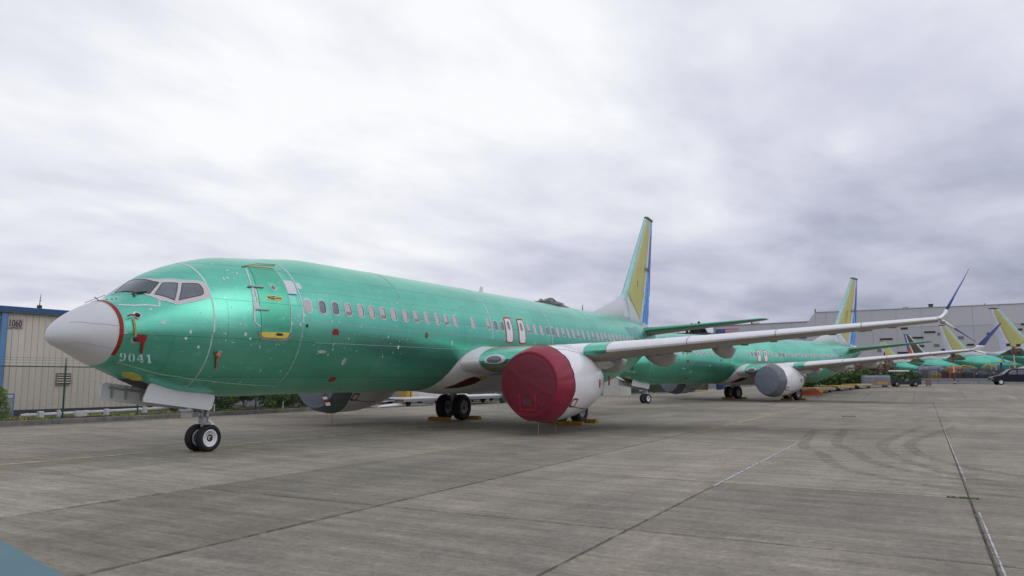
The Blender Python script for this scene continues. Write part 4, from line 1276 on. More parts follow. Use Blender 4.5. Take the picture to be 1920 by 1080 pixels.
# rudder in two blues with stripes
fin_patch([(7.0, 37.1, 37.38), (8.5, 36.95, 37.60), (10.4, 37.52, 37.91), (11.6, 37.76, 38.12), (11.92, 37.84, 38.18)], .012, BLUED, 'rudder_upper')
rl = fin_patch([(5.12, 35.55, 36.95), (6.0, 35.85, 37.16), (7.0, 36.28, 37.28), (8.0, 36.60, 37.12), (8.9, 36.94, 37.0)], .016, BLUEL, 'rudder_lower')
fin_patch([(11.0, 37.62, 37.80), (11.5, 37.72, 38.05), (11.9, 37.80, 38.16)], .018, BLUEL, 'rudder_top')
for a, b, w in (((35.85, 5.15), (36.05, 6.05), .16), ((36.55, 5.15), (36.15, 6.35), .16), ((36.92, 5.75), (36.45, 7.0), .16), ((37.02, 6.6), (36.70, 7.8), .09), ((36.40, 5.15), (36.88, 5.9), .08), ((36.2, 6.1), (37.0, 7.0), .08), ((36.45, 7.1), (36.98, 7.95), .07)):
    fin_patch([(a[1], a[0] - w / 2, a[0] + w / 2), (b[1], b[0] - w / 2, b[0] + w / 2)] if a[1] < b[1] else [(b[1], b[0] - w / 2, b[0] + w / 2), (a[1], a[0] - w / 2, a[0] + w / 2)], .022, BLUEM, 'rudder_stripe')
mb = MB(); mb.loft([[(36.72, 0, 11.96), (37.2, .10, 11.96), (38.2, .03, 11.96), (38.2, -.03, 11.96), (37.2, -.10, 11.96)], [(36.66, 0, 12.02), (37.2, .11, 12.04), (38.3, .03, 12.05), (38.3, -.03, 12.05), (37.2, -.11, 12.04)], [(36.95, 0, 12.14), (37.3, .06, 12.17), (38.2, .02, 12.13), (38.2, -.02, 12.13), (37.3, -.06, 12.17)]])
mb.build('fin_cap', OLIVE, P1, True)
mb = MB(); mb.tube((36.1, .26, 8.66), (36.9, .14, 8.60), .04, n=8); mb.build('rudder_hinge', OLIVE, P1)
fin_patch([(7.35, 34.72, 34.80), (7.75, 34.76, 34.84)], .012, OLIVE, 'fin_port')
# dorsal fin
rings = []
for x, zt in ((28.5, 5.36), (29.5, 5.66), (30.5, 5.96), (31.5, 6.27), (32.1, 6.60), (32.6, 6.68), (33.3, 6.5)):
    w = .03 + .16 * (x - 28.5) / 4
    zb = 5.0
    rings.append([(x, -w * 1.4, zb), (x, -w * .9, zb + (zt - zb) * .5), (x, -w * .35, zt - .04), (x, 0, zt), (x, w * .35, zt - .04), (x, w * .9, zb + (zt - zb) * .5), (x, w * 1.4, zb)])
MB().loft(rings).build('dorsal_fin', FINW, P1, True)
mb = MB(); mb.lathe([(35.6, .55), (36.6, .40), (37.6, .22), (38.2, .10), (38.2, .001)], (0, 0, 4.72), 'x', 24); mb.build('tail_cone', FAIR, P1, True)
# tailplanes
for sg in (1, -1):
    mb = MB()
    rings = [section((x, sg * y, z), ch, (0, 0, 1), tk) for y, x, ch, z, tk in ((.3, 32.9, 4.3, 4.52, .10), (1.25, 33.55, 3.85, 4.64, .10), (4.0, 35.25, 2.6, 4.95, .09), (6.9, 36.95, 1.35, 5.28, .09), (7.17, 37.25, .95, 5.31, .07))]
    mb.loft(rings); mb.build('tailplane', mat('tailplane_underside', (.33, .31, .28), .5), P1, True)
    rings = []
    for y, x, ch, z, tk in ((1.0, 33.4, 3.97, 4.61, .10), (1.25, 33.55, 3.85, 4.64, .10), (4.0, 35.25, 2.6, 4.95, .09), (6.9, 36.95, 1.35, 5.28, .09), (7.12, 37.2, 1.0, 5.305, .07)):
        pts = []
        def th(u): return 5 * tk * (.2969 * math.sqrt(u) - .126 * u - .3516 * u * u)
        for j in range(9):
            u = .35 * (1 - j / 8) ** 2; pts.append((x + u * ch, sg * y, z + th(u) * ch * 1.05 + .012))
        pts.append((x - .015, sg * y, z))
        for j in range(1, 6):
            u = .055 * (j / 5) ** 2; pts.append((x + u * ch, sg * y, z - th(u) * ch * .95 - .008))
        rings.append(pts)
    MB().loft(rings, caps=False, closed=False).build('tailplane_leading_edge', GREEN_STAB, P1, True)

# ================================================================== things around the near jet
def xf(root, p):
    """design-frame point of an aircraft root -> world design frame"""
    c, s = math.cos(root[2]), math.sin(root[2])
    return (root[0] + p[0] * c - p[1] * s, root[1] + p[0] * s + p[1] * c, p[2])
R1 = (0.0, 0.0, 0.0)
R2 = (41.3668, -4.6013, 0.34786)

def cover(name, label, side_m, face_m, sg, root, red=True):
    """fabric engine cover: a drawn-tight drum with a sewn face disc, folds, a document pocket and a draw cord"""
    t = thing(name, label, 'engine cover', xf(root, (12.5 + (0 if sg > 0 else .5), 4.83 * sg, 0))[:2] + (0 if sg > 0 else .06,), root[2], 'engine covers on the parked jets')
    lx, ly = -12.5, -4.83 * sg       # local frame origin under the lip
    rnd = random.Random(5 + sg + int(root[0]))
    n = 144
    prof_ = [(12.40, .001), (12.40, .3), (12.395, .6), (12.40, .85), (12.41, .985), (12.44, 1.015), (12.52, 1.055), (12.66, 1.115), (12.85, 1.17), (13.0, 1.205), (13.12, 1.228), (13.2, 1.232), (13.23, 1.215)]
    dense = []
    for a, b in zip(prof_[:-1], prof_[1:]):
        m = 4 if a[1] > .9 else 5
        dense += [(a[0] + (b[0] - a[0]) * k / m, a[1] + (b[1] - a[1]) * k / m) for k in range(m)]
    dense.append(prof_[-1])
    folds = [(rnd.uniform(0, 6.283), rnd.uniform(.04, .11), rnd.uniform(.006, .020)) for _ in range(34)]
    def P(ax, r, th):
        d = 0; dr_ = 0
        if r > .9:
            e = min(1, max(0, (ax - 12.42) / .75))
            for c_, w, h in folds:
                q = (th - c_ + 3 * math.pi) % (2 * math.pi) - math.pi
                q -= (ax - 12.8) * .25 * math.sin(c_ * 5)
                dr_ += 1.5 * h * math.exp(-(q / w) ** 2) * (.25 + .75 * e) * (-1 if math.sin(c_ * 7) > .2 else 1) * .8
            dr_ += .010 * math.sin(th * 5 + 1) * e
            if math.sin(th) < -.75: dr_ += .03 * (-.75 - math.sin(th)) * 4 * (1 - abs(e - .5))   # sags at the bottom
        else:
            e = r / .95
            d = -.10 * (1 - e ** 2)
            x_, z_ = r * math.cos(th), r * math.sin(th)
            # diagonal drape folds on the face
            for k, (a, b, w, h) in enumerate(((.55, .1, .05, .018), (.75, .35, .06, .016), (.35, -.25, .05, .014), (.95, .5, .045, .012), (-.4, -.55, .05, .012), (.15, -.75, .035, .010), (-.2, -.8, .03, .009), (.5, -.7, .03, .010))):
                q = (x_ * math.cos(a * 2) + z_ * math.sin(a * 2) - b * .6)
                d += h * .55 * math.exp(-(q / (w * 1.5)) ** 2) * (.25 + .75 * e) * (1 if k % 2 else -1)
        dr_ = max(dr_ + .012, -.004)
        return (ax + d + lx, ly + 4.83 * sg + (r + dr_) * math.cos(th), 1.66 + (r + dr_) * math.sin(th))
    face_rows = [q for q in dense if q[1] <= 0.986]
    side_rows = [q for q in dense if q[1] >= 0.985]
    for rows, m_, nm in ((side_rows, side_m, 'cover_band'), (face_rows, face_m, 'cover_face')):
        rr = [[P(a, r, 2 * math.pi * k / n) for k in range(n)] for a, r in rows]
        mb = MB(); mb.loft(rr, caps=False); o = mb.build(nm, m_, t, True)
    # seam cord at the rear hem and round the face
    for ax, r, th_ in ((13.20, 1.236, .012), (12.425, 1.0, .008)):
        mb = MB(); pts = [P(ax, r, 2 * math.pi * k / n) for k in range(n + 1)]
        mb.path(pts[::2], th_, 6); mb.build('hem_cord', DARK if r > 1.1 else side_m, t)
    if red:
        # sewn pocket outlined with red webbing
        zz = 1.66
        def F(y, z):
            r = math.hypot(y, z); th = math.atan2(z, y); p = P(12.40, min(r, .96), th); return (p[0] - .016, p[1], p[2])
        mb = MB()
        for (ya, za), (yb, zb) in (((-.27, -.30), (-.27, -.80)), ((-.30, -.80), (.30, -.80)), ((.27, -.80), (.27, -.30))):
            rg = []
            for k in range(9):
                y = ya + (yb - ya) * k / 8; z = za + (zb - za) * k / 8
                w = .03
                if ya == yb: a, b = F(y - w, z), F(y + w, z)
                else: a, b = F(y, z - w), F(y, z + w)
                rg.append([a, b])
            mb.loft(rg, closed=False, caps=False)
        mb.build('pocket_webbing', mat('bright_red_webbing', (.33, .01, .025), .6), t)
        mb = MB(); q = [F(-.17, -.45), F(.17, -.45), F(.17, -.68), F(-.17, -.68)]; mb.add(q, [(0, 1, 2, 3)])
        mb.build('pocket_panel', mat('pocket_panel', (.14, .03, .05), .5), t)
    # hanging draw cord
    mb = MB()
    mb.path([(.55, ly + 4.83 * sg, .45), (.56, ly + 4.83 * sg, .2), (.55, ly + 4.83 * sg - .01, .02)], .009, 6)
    mb.build('draw_cord', mat('cord_pale', (.42, .36, .26), .7), t)
    if sg < 0 and red is False and root is R1:
        pass
    return t
cov = cover('engine_cover', 'dark red fabric cover drawn over the round engine intake beside the numbered jet', REDCLOTH, REDFACE_SHADED, 1, R1)
cg = cover('engine_cover', 'grey engine cover with red and white striped streamer, glimpsed below the near fuselage', GREYCLOTH, GREYFACE, -1, R1, False)
# red tape and striped streamer on the grey cover
mb = MB()
for (ya, za), (yb, zb) in (((-.55, 1.30), (-.05, 1.22)), ((-.05, 1.22), (-.05, 1.42)), ((-.05, 1.42), (.42, 1.46))):
    mb.loft([[(-.135, ya, za - .04), (-.135, ya, za + .04)], [(-.135, yb, zb - .04), (-.135, yb, zb + .04)]], closed=False, caps=False)
mb.build('red_tape_strip', RED, cg)
for k in range(6):
    y0, z0 = .30 + .075 * k, 1.40 - .11 * k
    mb = MB(); mb.loft([[(-.15, y0 - .10, z0), (-.15, y0 + .12, z0 + .03)], [(-.15, y0 - .02, z0 - .12), (-.15, y0 + .20, z0 - .09)]], closed=False, caps=False)
    mb.build('streamer_band', RED if k % 2 == 0 else WHITE, cg)
cover('engine_cover', 'grey fabric cover on the white engine of the second jet in the row', GREYCLOTH, GREYFACE, 1, R2, False)
cover('engine_cover', 'grey engine cover seen under the nose half of the second jet', GREYCLOTH, GREYFACE, -1, R2, False)

def chock(label, root, x, y0, y1, tilt=0):
    c_ = xf(root, (x, (y0 + y1) / 2, 0)); w = (y1 - y0) / 2
    mb = MB()
    mb.loft([[(-.16, yy, 0), (.16, yy, 0), (.17, yy, .03), (.07, yy, .145), (-.07, yy, .15), (-.17, yy, .03)] for yy in (-w, -w + .02, w - .02, w)])
    t = thing('wheel_chock', label, 'wheel chock', (c_[0], c_[1], .002), root[2] + tilt, 'yellow wheel chocks')
    mb.build('chock_block', CHOCK, t)
    mb = MB()
    for k in range(3):
        yy = -w * .7 + k * w * .7; mb.box(-.05, .05, yy - .04, yy + .04, .148, .156)
    mb.build('grip_plate', DARK, t)
    return t
chock('yellow chock lying before the far main wheels of the near jet', R1, 18.72, -3.60, -2.55, .05)
chock('yellow chock behind the far main wheels of the near jet', R1, 20.25, -2.75, -1.95)
chock('yellow chock in front of the main wheels behind the red engine cover', R1, 18.62, 2.55, 3.85, -.04)
chock('short yellow chock just right of the wheels behind the red engine cover', R1, 20.22, 3.0, 3.75)
chock('yellow chock before the far main wheels of the second jet', R2, 18.75, -3.5, -2.3)
chock('dark-stained yellow chock behind the far main wheels of the second jet', R2, 20.22, -3.0, -2.0)
chock('yellow chock before the near main wheels of the second jet', R2, 18.7, 2.3, 3.4)
chock('yellow chock behind the near main wheels of the second jet', R2, 20.22, 3.0, 3.7)

def streamer(label, pts, w, m_, knob=None, km=None):
    """ribbon hung along points (design frame)"""
    t = thing('warning_streamer', label, 'streamer', pts[0], 0)
    o = Vector(pts[0]); P = [Vector(p) - o for p in pts]
    rg = []
    for i, p in enumerate(P):
        T = (P[min(i + 1, len(P) - 1)] - P[max(i - 1, 0)]).normalized(); s_ = T.cross(Vector((0, 1, 0)))
        if s_.length < .1: s_ = Vector((1, 0, 0))
        s_.normalize()
        rg.append([p - s_ * w / 2 + Vector((0, -.004, 0)), p + s_ * w / 2 + Vector((0, -.004, 0)), p + s_ * w / 2 + Vector((0, .004, 0)), p - s_ * w / 2 + Vector((0, .004, 0))])
    MB().loft(rg).build('ribbon', m_, t)
    if knob:
        mb = MB(); mb.lathe([(-.02, knob * .6), (0, knob), (.05, knob), (.07, knob * .7)], (0, 0, 0), 'y', 16); mb.build('probe_cap', km or m_, t)
    return t
def nz_(x, z, off): p = so_(x, th_of(x, z), off); return (p.x, p.y, p.z)
streamer('short red streamer sticking out of the upper sensor port on the nose', [nz_(1.35, 3.20, .05), nz_(1.29, 3.185, .07), nz_(1.22, 3.18, .08), nz_(1.15, 3.145, .09)], .035, RED, .035, DARK)
streamer('thin yellow ribbon tied between the two sensor ports on the nose', [nz_(1.265, 3.14, .05), nz_(1.27, 3.0, .05), nz_(1.285, 2.85, .05), nz_(1.30, 2.72, .05)], .045, mat('yellow_ribbon', (.42, .33, .07), .7))
t = streamer('bright red square flag and streamer hanging at the lower sensor port', [nz_(1.43, 2.78, .05), nz_(1.45, 2.7, .05), nz_(1.475, 2.55, .05), nz_(1.50, 2.39, .05)], .055, RED)
o = Vector(nz_(1.43, 2.78, .05))
mb = MB()
q = [Vector(nz_(a, b, .06)) - o for a, b in ((1.33, 2.79), (1.51, 2.79), (1.50, 2.64), (1.40, 2.62), (1.31, 2.68))]
mb.add(q, [(0, 1, 2, 3, 4)]); mb.build('flag_square', RED, t)
mb = MB(); c_ = Vector(nz_(1.305, 2.70, .04)) - o; mb.lathe([(-.03, .05), (.02, .055), (.04, .03)], tuple(c_), 'y', 14); mb.build('probe_cap', BLACKP, t)
streamer('orange capped streamer on the lower side behind the first seam of the nose', [nz_(3.13, 2.40, .05), nz_(3.17, 2.30, .05), nz_(3.22, 2.18, .05), nz_(3.27, 2.06, .05)], .05, mat('streamer_red_print', (.40, .12, .10), .6, var=.6, scale=60), .06, mat('orange_cap', (.45, .14, .05), .6))
streamer('red tag behind the exhaust of the engine with the red cover', [(16.75, 5.75, 1.92), (16.76, 5.76, 1.75), (16.78, 5.75, 1.58)], .13, RED)
streamer('thin pale cord trailing from the red engine cover down to the chock', [(13.55, 5.05, .62), (13.8, 5.05, .3), (13.9, 5.05, .02)], .012, mat('cord_orange', (.45, .25, .12), .7))
# cord under the far engine
streamer('thin brown cord hanging from the far engine down to the apron', [(13.9, -4.87, .62), (13.92, -4.87, .3), (13.93, -4.87, .01)], .014, mat('cord_brown', (.16, .12, .06), .7))
streamer('black streamer at the nose port of the second jet', [tuple(xf(R2, nz_(1.30, 2.74, .06))), tuple(xf(R2, nz_(1.42, 2.66, .06))), tuple(xf(R2, nz_(1.46, 2.5, .06))), tuple(xf(R2, nz_(1.5, 2.36, .06)))], .05, DKRED, .07, BLACKP)
# ================================================================== the second jet and the far row
P2 = copy_tree(P1, None, (R2[0], R2[1], 0), R2[2], skip=('stencil_digit', 'sealant_spots', 'sealant_dots', 'antenna_fairing'))
P2['label'] = 'green unpainted jet with grey engine cover, parked behind the near wing'
P2['group'] = 'green unpainted jets parked on the apron'
P1['label'] = 'nearest green jet numbered 9041, white nose cone and dark red engine cover'
for k, ch in enumerate('9044'):
    mb = MB()
    for A, B in DIG[ch]: between(mb, A, B, k * 1.06)
    mb.build('stencil_digit', NUMC, P2)
# red tape round the second jet's forward door
skin_strip(side([(4.22, 2.90), (5.06, 2.92)]), .09, .02).build('red_door_tape', RED, P2)
skin_strip(side([(5.10, 2.92), (5.12, 3.5), (5.13, 4.0)]), .05, .02).build('red_door_tape', REDD, P2)
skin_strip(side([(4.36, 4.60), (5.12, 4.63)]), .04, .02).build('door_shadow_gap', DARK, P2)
mb = MB(); mb.tube((34.9, .35, 7.75), (35.1, .30, 8.6), .03, n=8); mb.build('fin_streamer', mat('fin_streamer', (.5, .2, .05), .6), P2)

def far_jet(label, tip, ang, recolour):
    keep = {'fuselage', 'radome', 'belly_fairing', 'wing', 'leading_edge_slat', 'winglet_root', 'upper_winglet_blade', 'lower_winglet_root', 'lower_winglet_blade',
            'engine_cowl', 'engine_pylon', 'flap_track_fairing', 'fin', 'primed_panel', 'fin_leading_edge', 'rudder_upper', 'rudder_lower', 'fin_cap', 'dorsal_fin', 'tail_cone', 'tailplane', 'tailplane_leading_edge', 'wheel', 'main_gear_strut', 'nose_gear_strut', 'gear_leg_door', 'green_leading_edge'}
    d = Vector((math.cos(ang), math.sin(ang)))
    loc = Vector(tip[:2]) - d * 37.4
    r = P1.copy(); COL.objects.link(r)
    r.location = (loc.x, loc.y, tip[2] - 12.1); r.rotation_euler = (0, 0, ang)
    r['label'] = label
    for ch in list(P1.children):
        b = ch.name.split('.')[0]
        if b not in keep: continue
        c = ch.copy(); COL.objects.link(c); c.parent = r
        if b in recolour:
            c.material_slots[0].link = 'OBJECT'; c.material_slots[0].material = recolour[b]
        for g in ch.children:
            if g.name.split('.')[0] in ('wheel_rim',):
                q = g.copy(); COL.objects.link(q); q.parent = c
    return r
PALER = mat('rudder_pale', (.52, .56, .66), .45)
ANG = R(-111)      # local +x (aft) direction; the noses point away to the right
far_jet('green jet of the far row cut by the right edge, nearest to the dark van', (138.0, 22.9, 13.17), ANG, {'rudder_upper': PALER, 'rudder_lower': PALER})
far_jet('green jet of the far row whose pale-ruddered fin rises left of the lift platform', (187.8, 15.0, 13.63), ANG, {'rudder_upper': PALER, 'rudder_lower': PALER})
far_jet('green jet of the far row with blue and orange rudder and dark olive fin', (228.9, 5.9, 13.85), ANG, {'rudder_upper': BLUED, 'rudder_lower': mat('rudder_orange', (.62, .10, .02), .5), 'primed_panel': mat('fin_olive', (.085, .075, .04), .6), 'fin_cap': BLUED})
far_jet('farthest green jet of the far row with red marks on a small pale rudder', (265.5, -3.0, 13.7), ANG, {'rudder_upper': PALER, 'rudder_lower': RED, 'fin_cap': RED, 'primed_panel': mat('fin_bright_primer', (.55, .60, .14), .6)})

# ================================================================== left: kerb, planting, fence, warehouse
KERBM = mat('kerb_concrete', (.15, .145, .135), .9, var=.3, scale=3, bump=.3)
kerb = thing('kerb', None, None); tag(kerb, kind='structure')
for k in range(17):
    x0 = -24 + 3.3 * k
    mb = MB(); mb.loft([[(x, -15.62, -.04), (x, -15.44, -.04), (x, -15.46, .14), (x, -15.49, .17), (x, -15.62, .17)] for x in (x0 + .008, x0 + 3.292)])
    mb.build('kerb_stone', KERBM, kerb)
SOIL = mat('mulch_soil', (.075, .045, .030), .95, var=.5, scale=5, bump=.6, bscale=20)
v = []; f = []; nx, ny = 160, 14
for a in range(nx + 1):
    for b in range(ny + 1):
        x = -26 + 58 * a / nx; y = -15.63 - 5.4 * b / ny
        v.append((x, y, .10 + .06 * math.sin(x * 1.7 + b) + random.uniform(0, .05) if 0 < b < ny else .1))
f = [(a * (ny + 1) + b, a * (ny + 1) + b + 1, (a + 1) * (ny + 1) + b + 1, (a + 1) * (ny + 1) + b) for a in range(nx) for b in range(ny)]
tag(mesh_obj('planting_bed', v, f, SOIL), kind='structure')

LEAF = [mat('leaf_dark_green', (.05, .11, .02), .6, var=.4, scale=2), mat('leaf_mid_green', (.19, .32, .05), .6, var=.35, scale=2), mat('leaf_yellow_green', (.42, .44, .08), .6, var=.35, scale=2), mat('ground_cover_red', (.14, .035, .02), .8, var=.5, scale=4)]
def leafcloud(n, rx, ry, rz, size, seed, lobes=7, flat=.0):
    rnd = random.Random(seed)
    L_ = [(rnd.uniform(-.6, .6) * rx, rnd.uniform(-.6, .6) * ry, rnd.uniform(.35, 1.0) * rz, rnd.uniform(.32, .55)) for _ in range(lobes)]
    v = []; f = []
    for _ in range(n):
        lx, ly, lz, lr = rnd.choice(L_)
        a = rnd.uniform(0, 6.283); u = rnd.uniform(-1, 1); r = rnd.uniform(.55, 1.0) ** .6
        q = math.sqrt(1 - u * u)
        x = lx + rx * lr * r * q * math.cos(a); y = ly + ry * lr * r * q * math.sin(a); z = max(.02, lz + rz * lr * r * u)
        s = size * rnd.uniform(.5, 1.2)
        d1 = Vector((rnd.gauss(0, 1), rnd.gauss(0, 1), rnd.gauss(0, .6))).normalized()
        d2 = d1.cross(Vector((rnd.gauss(0, 1), rnd.gauss(0, 1), rnd.gauss(0, 1)))).normalized()
        c = Vector((x, y, z)); b = len(v)
        v += [c - d1 * s, c + d2 * s * .45 + d1 * .1 * s, c + d1 * s, c - d2 * s * .45 + d1 * .1 * s]
        f += [(b, b + 1, b + 2), (b, b + 2, b + 3)]
    return v, f
def shrub(label, x, y, rx, ry, rz, m_, n=1800, seed=1, size=.10, group='shrubs behind the kerb', nm='shrub', z=.12):
    t = thing(nm, label, 'shrub', (x, y, z), random.uniform(0, 6), group)
    v, f = leafcloud(n, rx, ry, rz, size, seed)
    mesh_obj('foliage', v, f, m_, t, False)
    mb = MB()
    rnd = random.Random(seed)
    for k in range(5):
        a = rnd.uniform(0, 6.28); mb.tube((0, 0, -.15), (math.cos(a) * rx * .5, math.sin(a) * ry * .5, rz * .8), .025, .008, n=6)
    mb.build('stems', mat('bark', (.07, .05, .035), .9), t)
    return t
SH = [(16.4, -17.0, .75, .7, .85, 1, 'low green shrub just right of the fence post beside the nose gear doors'),
      (18.2, -17.7, 1.1, .9, 1.0, 0, 'dark green shrub between the nose gear doors and the front wheels'),
      (19.6, -17.6, .8, .8, .8, 1, 'bright green shrub right behind the front wheels'),
      (20.9, -18.0, 1.5, 1.1, 1.55, 0, 'tall dark shrub just right of the front landing gear'),
      (22.4, -17.4, 1.0, .9, .75, 1, 'low mid green shrub under the belly'),
      (23.6, -18.2, 1.5, 1.0, 1.5, 0, 'second tall dark shrub under the green belly'),
      (24.6, -17.3, .9, .8, .9, 1, 'mid green shrub left of the second fence post under the belly'),
      (26.0, -17.6, 1.3, 1.0, 1.35, 2, 'yellow green shrub right of the fence post under the belly'),
      (27.3, -17.1, .9, .8, .8, 1, 'small green shrub between two yellow green ones'),
      (28.4, -17.7, 1.4, 1.0, 1.4, 2, 'tall yellow green shrub left of the far grey engine cover'),
      (29.7, -17.4, 1.1, .9, 1.1, 2, 'yellow green shrub partly hidden by the far engine cover'),
      (7.2, -17.0, 1.0, .8, .9, 1, 'green shrub cut by the left edge of the photo behind the kerb')]
for k, (x, y, rx, ry, rz, mi, lb) in enumerate(SH):
    shrub(lb, x, y, rx * 1.12, ry, rz * 1.15, LEAF[mi], 3400, 40 + k, .095)
# ground cover tufts
for k, (mi, n, nm, lb, h, zone) in enumerate(((3, 5200, 'red_ground_cover', 'low reddish ground cover along the kerb', .10, (8, 31, -17.0, -15.75)), (1, 3000, 'green_ground_cover', 'low green weeds along the kerb', .14, (6.5, 31, -17.4, -15.85)), (2, 1200, 'dry_grass', 'dry yellowish grass along the fence', .2, (6.5, 20, -17.6, -16.3)))):
    v = []; f = []
    rnd = random.Random(k + 70)
    cl_ = [(rnd.uniform(zone[0], zone[1]), rnd.uniform(zone[2], zone[3])) for _ in range(60)]
    for _ in range(n):
        cx, cy = rnd.choice(cl_); x = cx + rnd.gauss(0, .35); y = cy + rnd.gauss(0, .15)
        if y > -15.68: y = -15.75
        a = rnd.uniform(0, 6.28); hh = h * rnd.uniform(.3, 1); w = .035
        b = len(v); kx, ky = rnd.gauss(0, .5) * hh, rnd.gauss(0, .5) * hh
        v += [(x - math.cos(a) * w, y - math.sin(a) * w, .08), (x + math.cos(a) * w, y + math.sin(a) * w, .08), (x + kx, y + ky, .12 + hh)]
        f.append((b, b + 1, b + 2))
    tag(mesh_obj(nm, v, f, LEAF[mi], None, False), lb, 'ground cover', kind='stuff')

# chain-link fence
FGREEN = mat('fence_green', (.012, .075, .055), .5)
FWIRE = mat('fence_wire', (.10, .13, .12), .5, .3)
fence = thing('chain_link_fence', 'green-posted chain-link fence with angled wire arms behind the kerb', 'fence', (9.86, -16.3, 0))
FX = [3.0, 6.43, 9.86, 13.32, 16.78, 20.28, 23.74, 27.2, 30.6, 34.0]
for x in FX:
    lx = x - 9.86
    mb = MB(); mb.tube((lx, 0, .05), (lx, 0, 2.36), .036, n=10); mb.tube((lx, 0, 2.34), (lx - .10, .16, 2.68), .018, n=8); mb.tube((lx, 0, 2.34), (lx, 0, 2.40), .042, .02, n=10)
    mb.build('fence_post', FGREEN, fence)
for a, b in zip(FX[:-1], FX[1:]):
    a -= 9.86; b -= 9.86
    mb = MB(); mb.tube((a, 0, 2.32), (b, 0, 2.32), .024, n=8)
    mb.build('top_rail', FGREEN, fence)
    mb = MB(); mb.tube((a, .0, .14), (b, .0, .14), .006, n=6); mb.build('tension_wire', FWIRE, fence)
mb = MB()
for q, (yy, zz) in enumerate(((.05, 2.46), (.10, 2.57), (.155, 2.67))):
    mb.tube((FX[0] - 9.86, yy, zz), (FX[-1] - 9.86, yy, zz), .0045, n=4)
o = mb.build('barbed_wire', FWIRE, fence)
mb = MB(); x0, x1 = FX[0] - 9.86, FX[-1] - 9.86; p_ = .115; H0, H1 = .12, 2.31
x = x0 - (H1 - H0)
while x < x1:
    for s in (1, -1):
        a, b = (x, x + H1 - H0)
        za, zb = (H0, H1) if s > 0 else (H1, H0)
        if a < x0: za += (x0 - a) * s; a = x0
        if b > x1: zb -= (b - x1) * s; b = x1
        if b > a: mb.tube((a, .012 * s, za), (b, .012 * s, zb), .0042, n=3, caps=False)
    x += p_
o = mb.build('chain_link_mesh', FWIRE, fence); o['kind'] = 'stuff'

# white pipe on the ground and its blocks
pw = mat('pipe_white', (.68, .68, .70), .45)
t = thing('white_pipe', 'long white pipe lying low behind the fence in front of the warehouse', 'pipe', (14, -17.5, .07))
mb = MB(); mb.tube((-5.2, 0, .20), (6.4, 0, .34), .075, n=14); mb.build('pipe_run', pw, t)
for k in range(5):
    mb = MB(); mb.tube((-5.0 + 2.6 * k, 0, .205 + .031 * k), (-4.9 + 2.6 * k, 0, .205 + .031 * k), .092, n=14)
    mb.build('pipe_collar', FAIR, t)
BL = [(9.2, .2, .30, 'first'), (10.9, .5, .26, 'wide'), (9.95, .06, .34, 'thin'), (12.1, .16, .30, 'third'), (14.0, .16, .34, 'upright'), (16.3, .8, .34, 'long')]
LBL = ['small white concrete block below the white pipe, nearest the left edge', 'wide white block below the pipe left of the first fence post', 'thin white marker stake below the white pipe', 'white block just left of the big fence post', 'white upright bollard right of the big fence post', 'long low white block near the nose gear doors behind the fence']
for (x, w, h, _), lb in zip(BL, LBL):
    t = thing('marker_block', lb, 'concrete block', (x, -16.75, .16), 0, 'white blocks below the pipe')
    mb = MB(); mb.loft([[(-w / 2, -.1, 0), (w / 2, -.1, 0), (w / 2, .1, 0), (-w / 2, .1, 0)], [(-w / 2, -.09, h * .9), (w / 2, -.09, h * .9), (w / 2, .09, h * .9), (-w / 2, .09, h * .9)], [(-w / 2 + .03, -.06, h), (w / 2 - .03, -.06, h), (w / 2 - .03, .06, h), (-w / 2 + .03, .06, h)]])
    mb.build('block_body', WHITE, t)
    mb = MB(); mb.box(-w / 2 + .02, w / 2 - .02, -.14, .14, -.06, .01); mb.build('block_foot', KERBM, t)
for x, lb in ((17.3, 'thin white stake beside the kerb near the nose gear'), (21.9, 'small white stake among the shrubs under the belly'), (25.2, 'white stake beneath the yellow green shrubs'), (24.0, 'short white stake next to a dark shrub')):
    mb = MB(); mb.tube((0, 0, 0), (0, 0, .42), .025, .02, n=8); mb.lathe([(.42, .028), (.45, .02), (.46, .001)], (0, 0, 0), 'z', 8)
    o = mb.build('marker_stake', WHITE); o.location = (x, -15.95, .08); tag(o, lb, 'stake', 'white stakes along the kerb')

# warehouse on the left
WALLM = mat('beige_cladding', (.60, .55, .47), .6, var=.07, scale=.8, stretch=(1.2, 1, .25))
BLUET = mat('blue_trim', (.11, .25, .46), .5, var=.08)
BLUEF = mat('blue_fascia', (.035, .10, .24), .45, var=.1)
wh = thing('warehouse', 'beige corrugated warehouse with blue trim and the number 1060 behind the fence', 'building', (14, -22.5, 0))
def sheet(x0, x1, z0, z1, mt=WALLM):
    """one corrugated sheet with raised ribs (local frame, face at y = 0)"""
    w = x1 - x0; ribs = max(1, round(w / .305)); p = w / ribs
    prof_ = []
    for k in range(ribs):
        a = x0 + k * p
        prof_ += [(a, 0), (a + p * .70, 0), (a + p * .76, .042), (a + p * .92, .042), (a + p * .98, 0)]
    prof_.append((x1, 0))
    mb = MB(); mb.loft([[(a, b, z) for a, b in prof_] for z in (z0, z1)], caps=False, closed=False)
    return mb
X0, X1 = -30.0, 4.55
x = X0
while x < X1 - .01:
    xe = min(x + .915, X1)
    if not (-4.55 < (x + xe) / 2 < -3.7):
        sheet(x + .003, xe - .003, .32, 5.02).build('wall_sheet', WALLM, wh)
    x = xe
mb = MB(); mb.box(X0, X1, -14, -.06, .0, 5.0); mb.build('building_body', WALLM, wh)
mb = MB(); mb.box(X0, X1, -.05, -.002, .0, .32); mb.build('plinth', mat('plinth_dark', (.06, .06, .065), .9, var=.3), wh)
